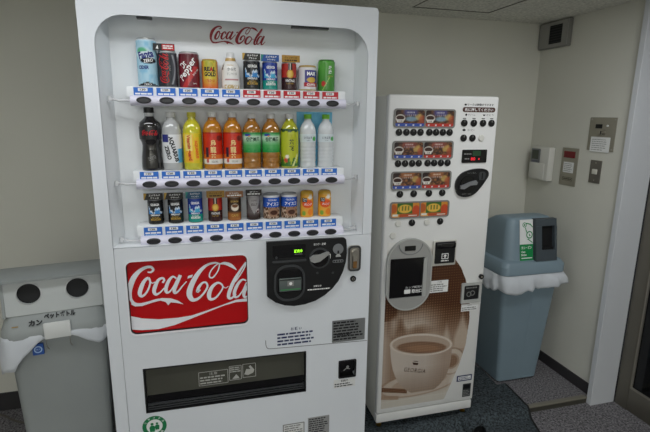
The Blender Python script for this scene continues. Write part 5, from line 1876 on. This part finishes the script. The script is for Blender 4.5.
n_ = wp_('paper_note', b, PAPER, t)
b = nb(); text_lines(b, -0.052, 0.048, -0.084, -0.022, 6, -0.0056, 0, 0.72, 0.3)
wp_('note_print', b, INKG, n_)

t = wthing('alarm_panel', 'tall metal plate with a red display window on the side wall', 'panel', 2.140, 1.202)
b = nb(); box(b, -0.059, 0.059, -0.004, -0.0003, -0.104, 0.104, bev=0.0012)
wp_('plate', b, STEEL, t)
b = nb(); prism(b, rrect(-0.043, 0.038, 0.050, 0.086, 0.002), -0.006, -0.0035)
wp_('red_window', b, mat('red_window', (112, 18, 26), 0.2), t)
b = nb(); box(b, -0.038, 0.036, -0.0052, -0.0042, -0.032, 0.026)
n_ = wp_('paper_note', b, PAPER, t)
b = nb(); text_lines(b, -0.032, 0.030, -0.028, 0.022, 5, -0.0056, 0, 0.7, 0.3)
wp_('note_print', b, INKG, n_)
b = nb(); plate(b, rrect(-0.036, 0.036, -0.076, -0.058, 0.002), [rrect(-0.034, 0.034, -0.074, -0.060, 0.001)], -0.0046, -0.0038); text_lines(b, -0.028, 0.028, -0.072, -0.062, 1, -0.0043, 0, 0.4, 0)
wp_('nameplate', b, mat('etched_dark', (84, 78, 64), 0.5), t)

t = wthing('light_switch', 'grey switch plate with a small white rocker on the side wall', 'switch', 1.957, 1.197)
b = nb(); box(b, -0.035, 0.035, -0.005, -0.0003, -0.059, 0.059, bev=0.0015)
wp_('plate', b, mat('switch_plate_grey', (118, 114, 106), 0.4, metal=0.5), t)
b = nb(); box(b, -0.017, 0.015, -0.009, -0.004, -0.013, 0.013, bev=0.002)
wp_('rocker', b, mat('rocker_white', (214, 212, 200), 0.4), t)
for z in (-0.045, 0.045):
    b = nb(); lathe(b, [(0.0035, 0.0), (0.0025, 0.001)], 10)
    o = wp_('screw', b, CHROME, t); o.rotation_euler = (math.pi / 2, 0, 0); o.location = (0, -0.005, z)

t = wthing('time_clock', 'white plastic wall terminal with a small grey screen by the room corner', 'terminal', 2.326, 1.200)
TW = mat('terminal_white', (214, 213, 206), 0.42)
b = nb(); box(b, -0.078, 0.070, -0.042, -0.0003, -0.096, 0.100, bev=0.006)
wp_('housing', b, TW, t)
b = nb(); box(b, -0.076, 0.048, -0.050, -0.044, -0.088, 0.006, bev=0.003)
wp_('cover', b, TW, t)
b = nb(); prism(b, rrect(-0.074, 0.000, 0.006, 0.088, 0.004), -0.047, -0.044)
s_ = wp_('screen_bezel', b, GREYP, t)
b = nb(); flat(b, rrect(-0.066, -0.010, 0.026, 0.080, 0.002), -0.0475); text_lines(b, -0.064, -0.012, 0.012, 0.018, 1, -0.0475, 1, 0.3, 0)
wp_('screen', b, [mat('lcd_olive', (74, 80, 70), 0.25), INKB], s_)

t = wthing('wall_speaker', 'boxy grey wall speaker with a dark grille up in the corner by the ceiling', 'speaker', 2.349, 1.9265)
b = nb(); box(b, -0.114, 0.114, -0.026, -0.0003, -0.072, 0.072, bev=0.004)
wp_('cabinet', b, mat('speaker_grey', (128, 127, 122), 0.5), t)
b = nb(); plate(b, rrect(-0.112, 0.112, -0.067, 0.067, 0.004), [rrect(-0.030, 0.070, -0.050, 0.050, 0.003)], -0.030, -0.026)
wp_('front_frame', b, mat('speaker_front', (150, 149, 144), 0.5), t)
b = nb(); flat(b, rrect(-0.030, 0.070, -0.050, 0.050, 0.003), -0.0265)
g_ = wp_('grille', b, mat('grille_black', (26, 27, 29), 0.7), t)
for q in range(7):
    z = -0.042 + 0.014 * q
    b = nb(); box(b, -0.028, 0.068, -0.0285, -0.0265, z - 0.002, z + 0.002)
    wp_('grille_bar', b, mat('grille_bar', (44, 45, 48), 0.6), g_)

# ================================================================== DOOR MAT draped over the step
def mat_z(x, y, lift):
    # on the raised floor behind the step, sliding down over the nosing in front
    if y > 1.79:
        base = 0.0
    elif y < 1.735:
        base = LOW
    else:
        s = (1.79 - y) / 0.055
        base = LOW * (s * s * (3 - 2 * s))
    return base + lift


def mat_edge(y):
    # right edge wanders a little to the left as it runs down off the step
    return 1.592 + 0.02 * max(0, (y - 1.80) / 0.25) - 0.315 * max(0, (1.785 - y))


def mat_sheet(lo, hi, thick, nx, step_back=None):
    """lo/hi: functions of y giving the sheet's x limits; step_back(x): furthest y the mat reaches there"""
    b_ = nb()
    ys = [1.30 + (2.40 - 1.30) * i / 90 for i in range(91)]
    T_, B_ = [], []
    for y in ys:
        a_, c_ = lo(y), hi(y)
        rt, rb_ = [], []
        for i in range(nx + 1):
            x = a_ + (c_ - a_) * i / nx
            z = mat_z(x, y, 0.002)
            rt.append(b_.verts.new((x, y, z + thick)))
            rb_.append(b_.verts.new((x, y, z)))
        T_.append(rt); B_.append(rb_)
    for j in range(90):
        for i in range(nx):
            xm = (T_[j][i].co.x + T_[j][i + 1].co.x) / 2
            if step_back and ys[j + 1] > step_back(xm):
                continue
            b_.faces.new([T_[j][i], T_[j][i + 1], T_[j + 1][i + 1], T_[j + 1][i]])
            b_.faces.new([B_[j][i], B_[j + 1][i], B_[j + 1][i + 1], B_[j][i + 1]])
    # close the rim
    bmesh.ops.recalc_face_normals(b_, faces=b_.faces)
    for j in range(90):
        for i in (0, nx):
            if T_[j][i].link_faces and T_[j + 1][i].link_faces and not (step_back and ys[j + 1] > step_back(T_[j][i].co.x)):
                b_.faces.new([T_[j][i], T_[j + 1][i], B_[j + 1][i], B_[j][i]])
    for v_ in [v_ for v_ in b_.verts if not v_.link_faces]:
        b_.verts.remove(v_)
    return b_


mt = thing('floor_mat', 'dark carpet mat with a black rubber edge lying over the low step', 'mat', (1.40, 1.78, 0.0))
o = obj('pile', mat_sheet(lambda y: 0.63, lambda y: mat_edge(y) - 0.0125, 0.005, 60, lambda x: 2.40 if x < 1.552 else 2.006), MATC, mt, (-1.40, -1.78, 0), smooth=60)  # dark pile carried back under the coffee machine also stands in for shade there
MB_ = mat('rubber_black', (14, 14, 15), 0.6)
o = obj('rubber_edge', mat_sheet(lambda y: mat_edge(y) - 0.013, lambda y: mat_edge(y), 0.0035, 2, lambda x: 2.006), MB_, mt, (-1.40, -1.78, 0), smooth=60)


def fold_section(t, inset):
    """arched cross-section of the loose fold at t = 0 (open front) .. 1 (where it flattens on the raised floor)"""
    cx_, y_ = 1.236 - 0.030 * t, 1.690 + 0.115 * t
    half = 0.042 * (1 - 0.35 * t) - inset
    base = LOW + 0.002 if y_ < 1.735 else mat_z(cx_, y_, 0.002)
    top = 0.024 + (-0.002) * t - inset
    pts = []
    for k in range(13):
        a_ = math.pi * k / 12
        pts.append((cx_ - half * math.cos(a_), y_, base + (top - base) * math.sin(a_) ** 0.8))
    return pts


b = nb(); loft(b, [fold_section(q / 8, 0.0) for q in range(9)], cap0=False, cap1=False, closed=False)
obj('mat_fold', b, MATC, mt, (-1.40, -1.78, 0), smooth=60)
b = nb(); loft(b, [fold_section(q / 8, 0.004) for q in range(7)], cap0=False, cap1=False, closed=False)
v_ = [b.verts.new(p) for p in fold_section(0.10, 0.005)]
b.faces.new(v_)  # black plug across the hollow, standing in for the shade inside the fold
obj('fold_underside_with_shade', b, MB_, mt, (-1.40, -1.78, 0), smooth=60)
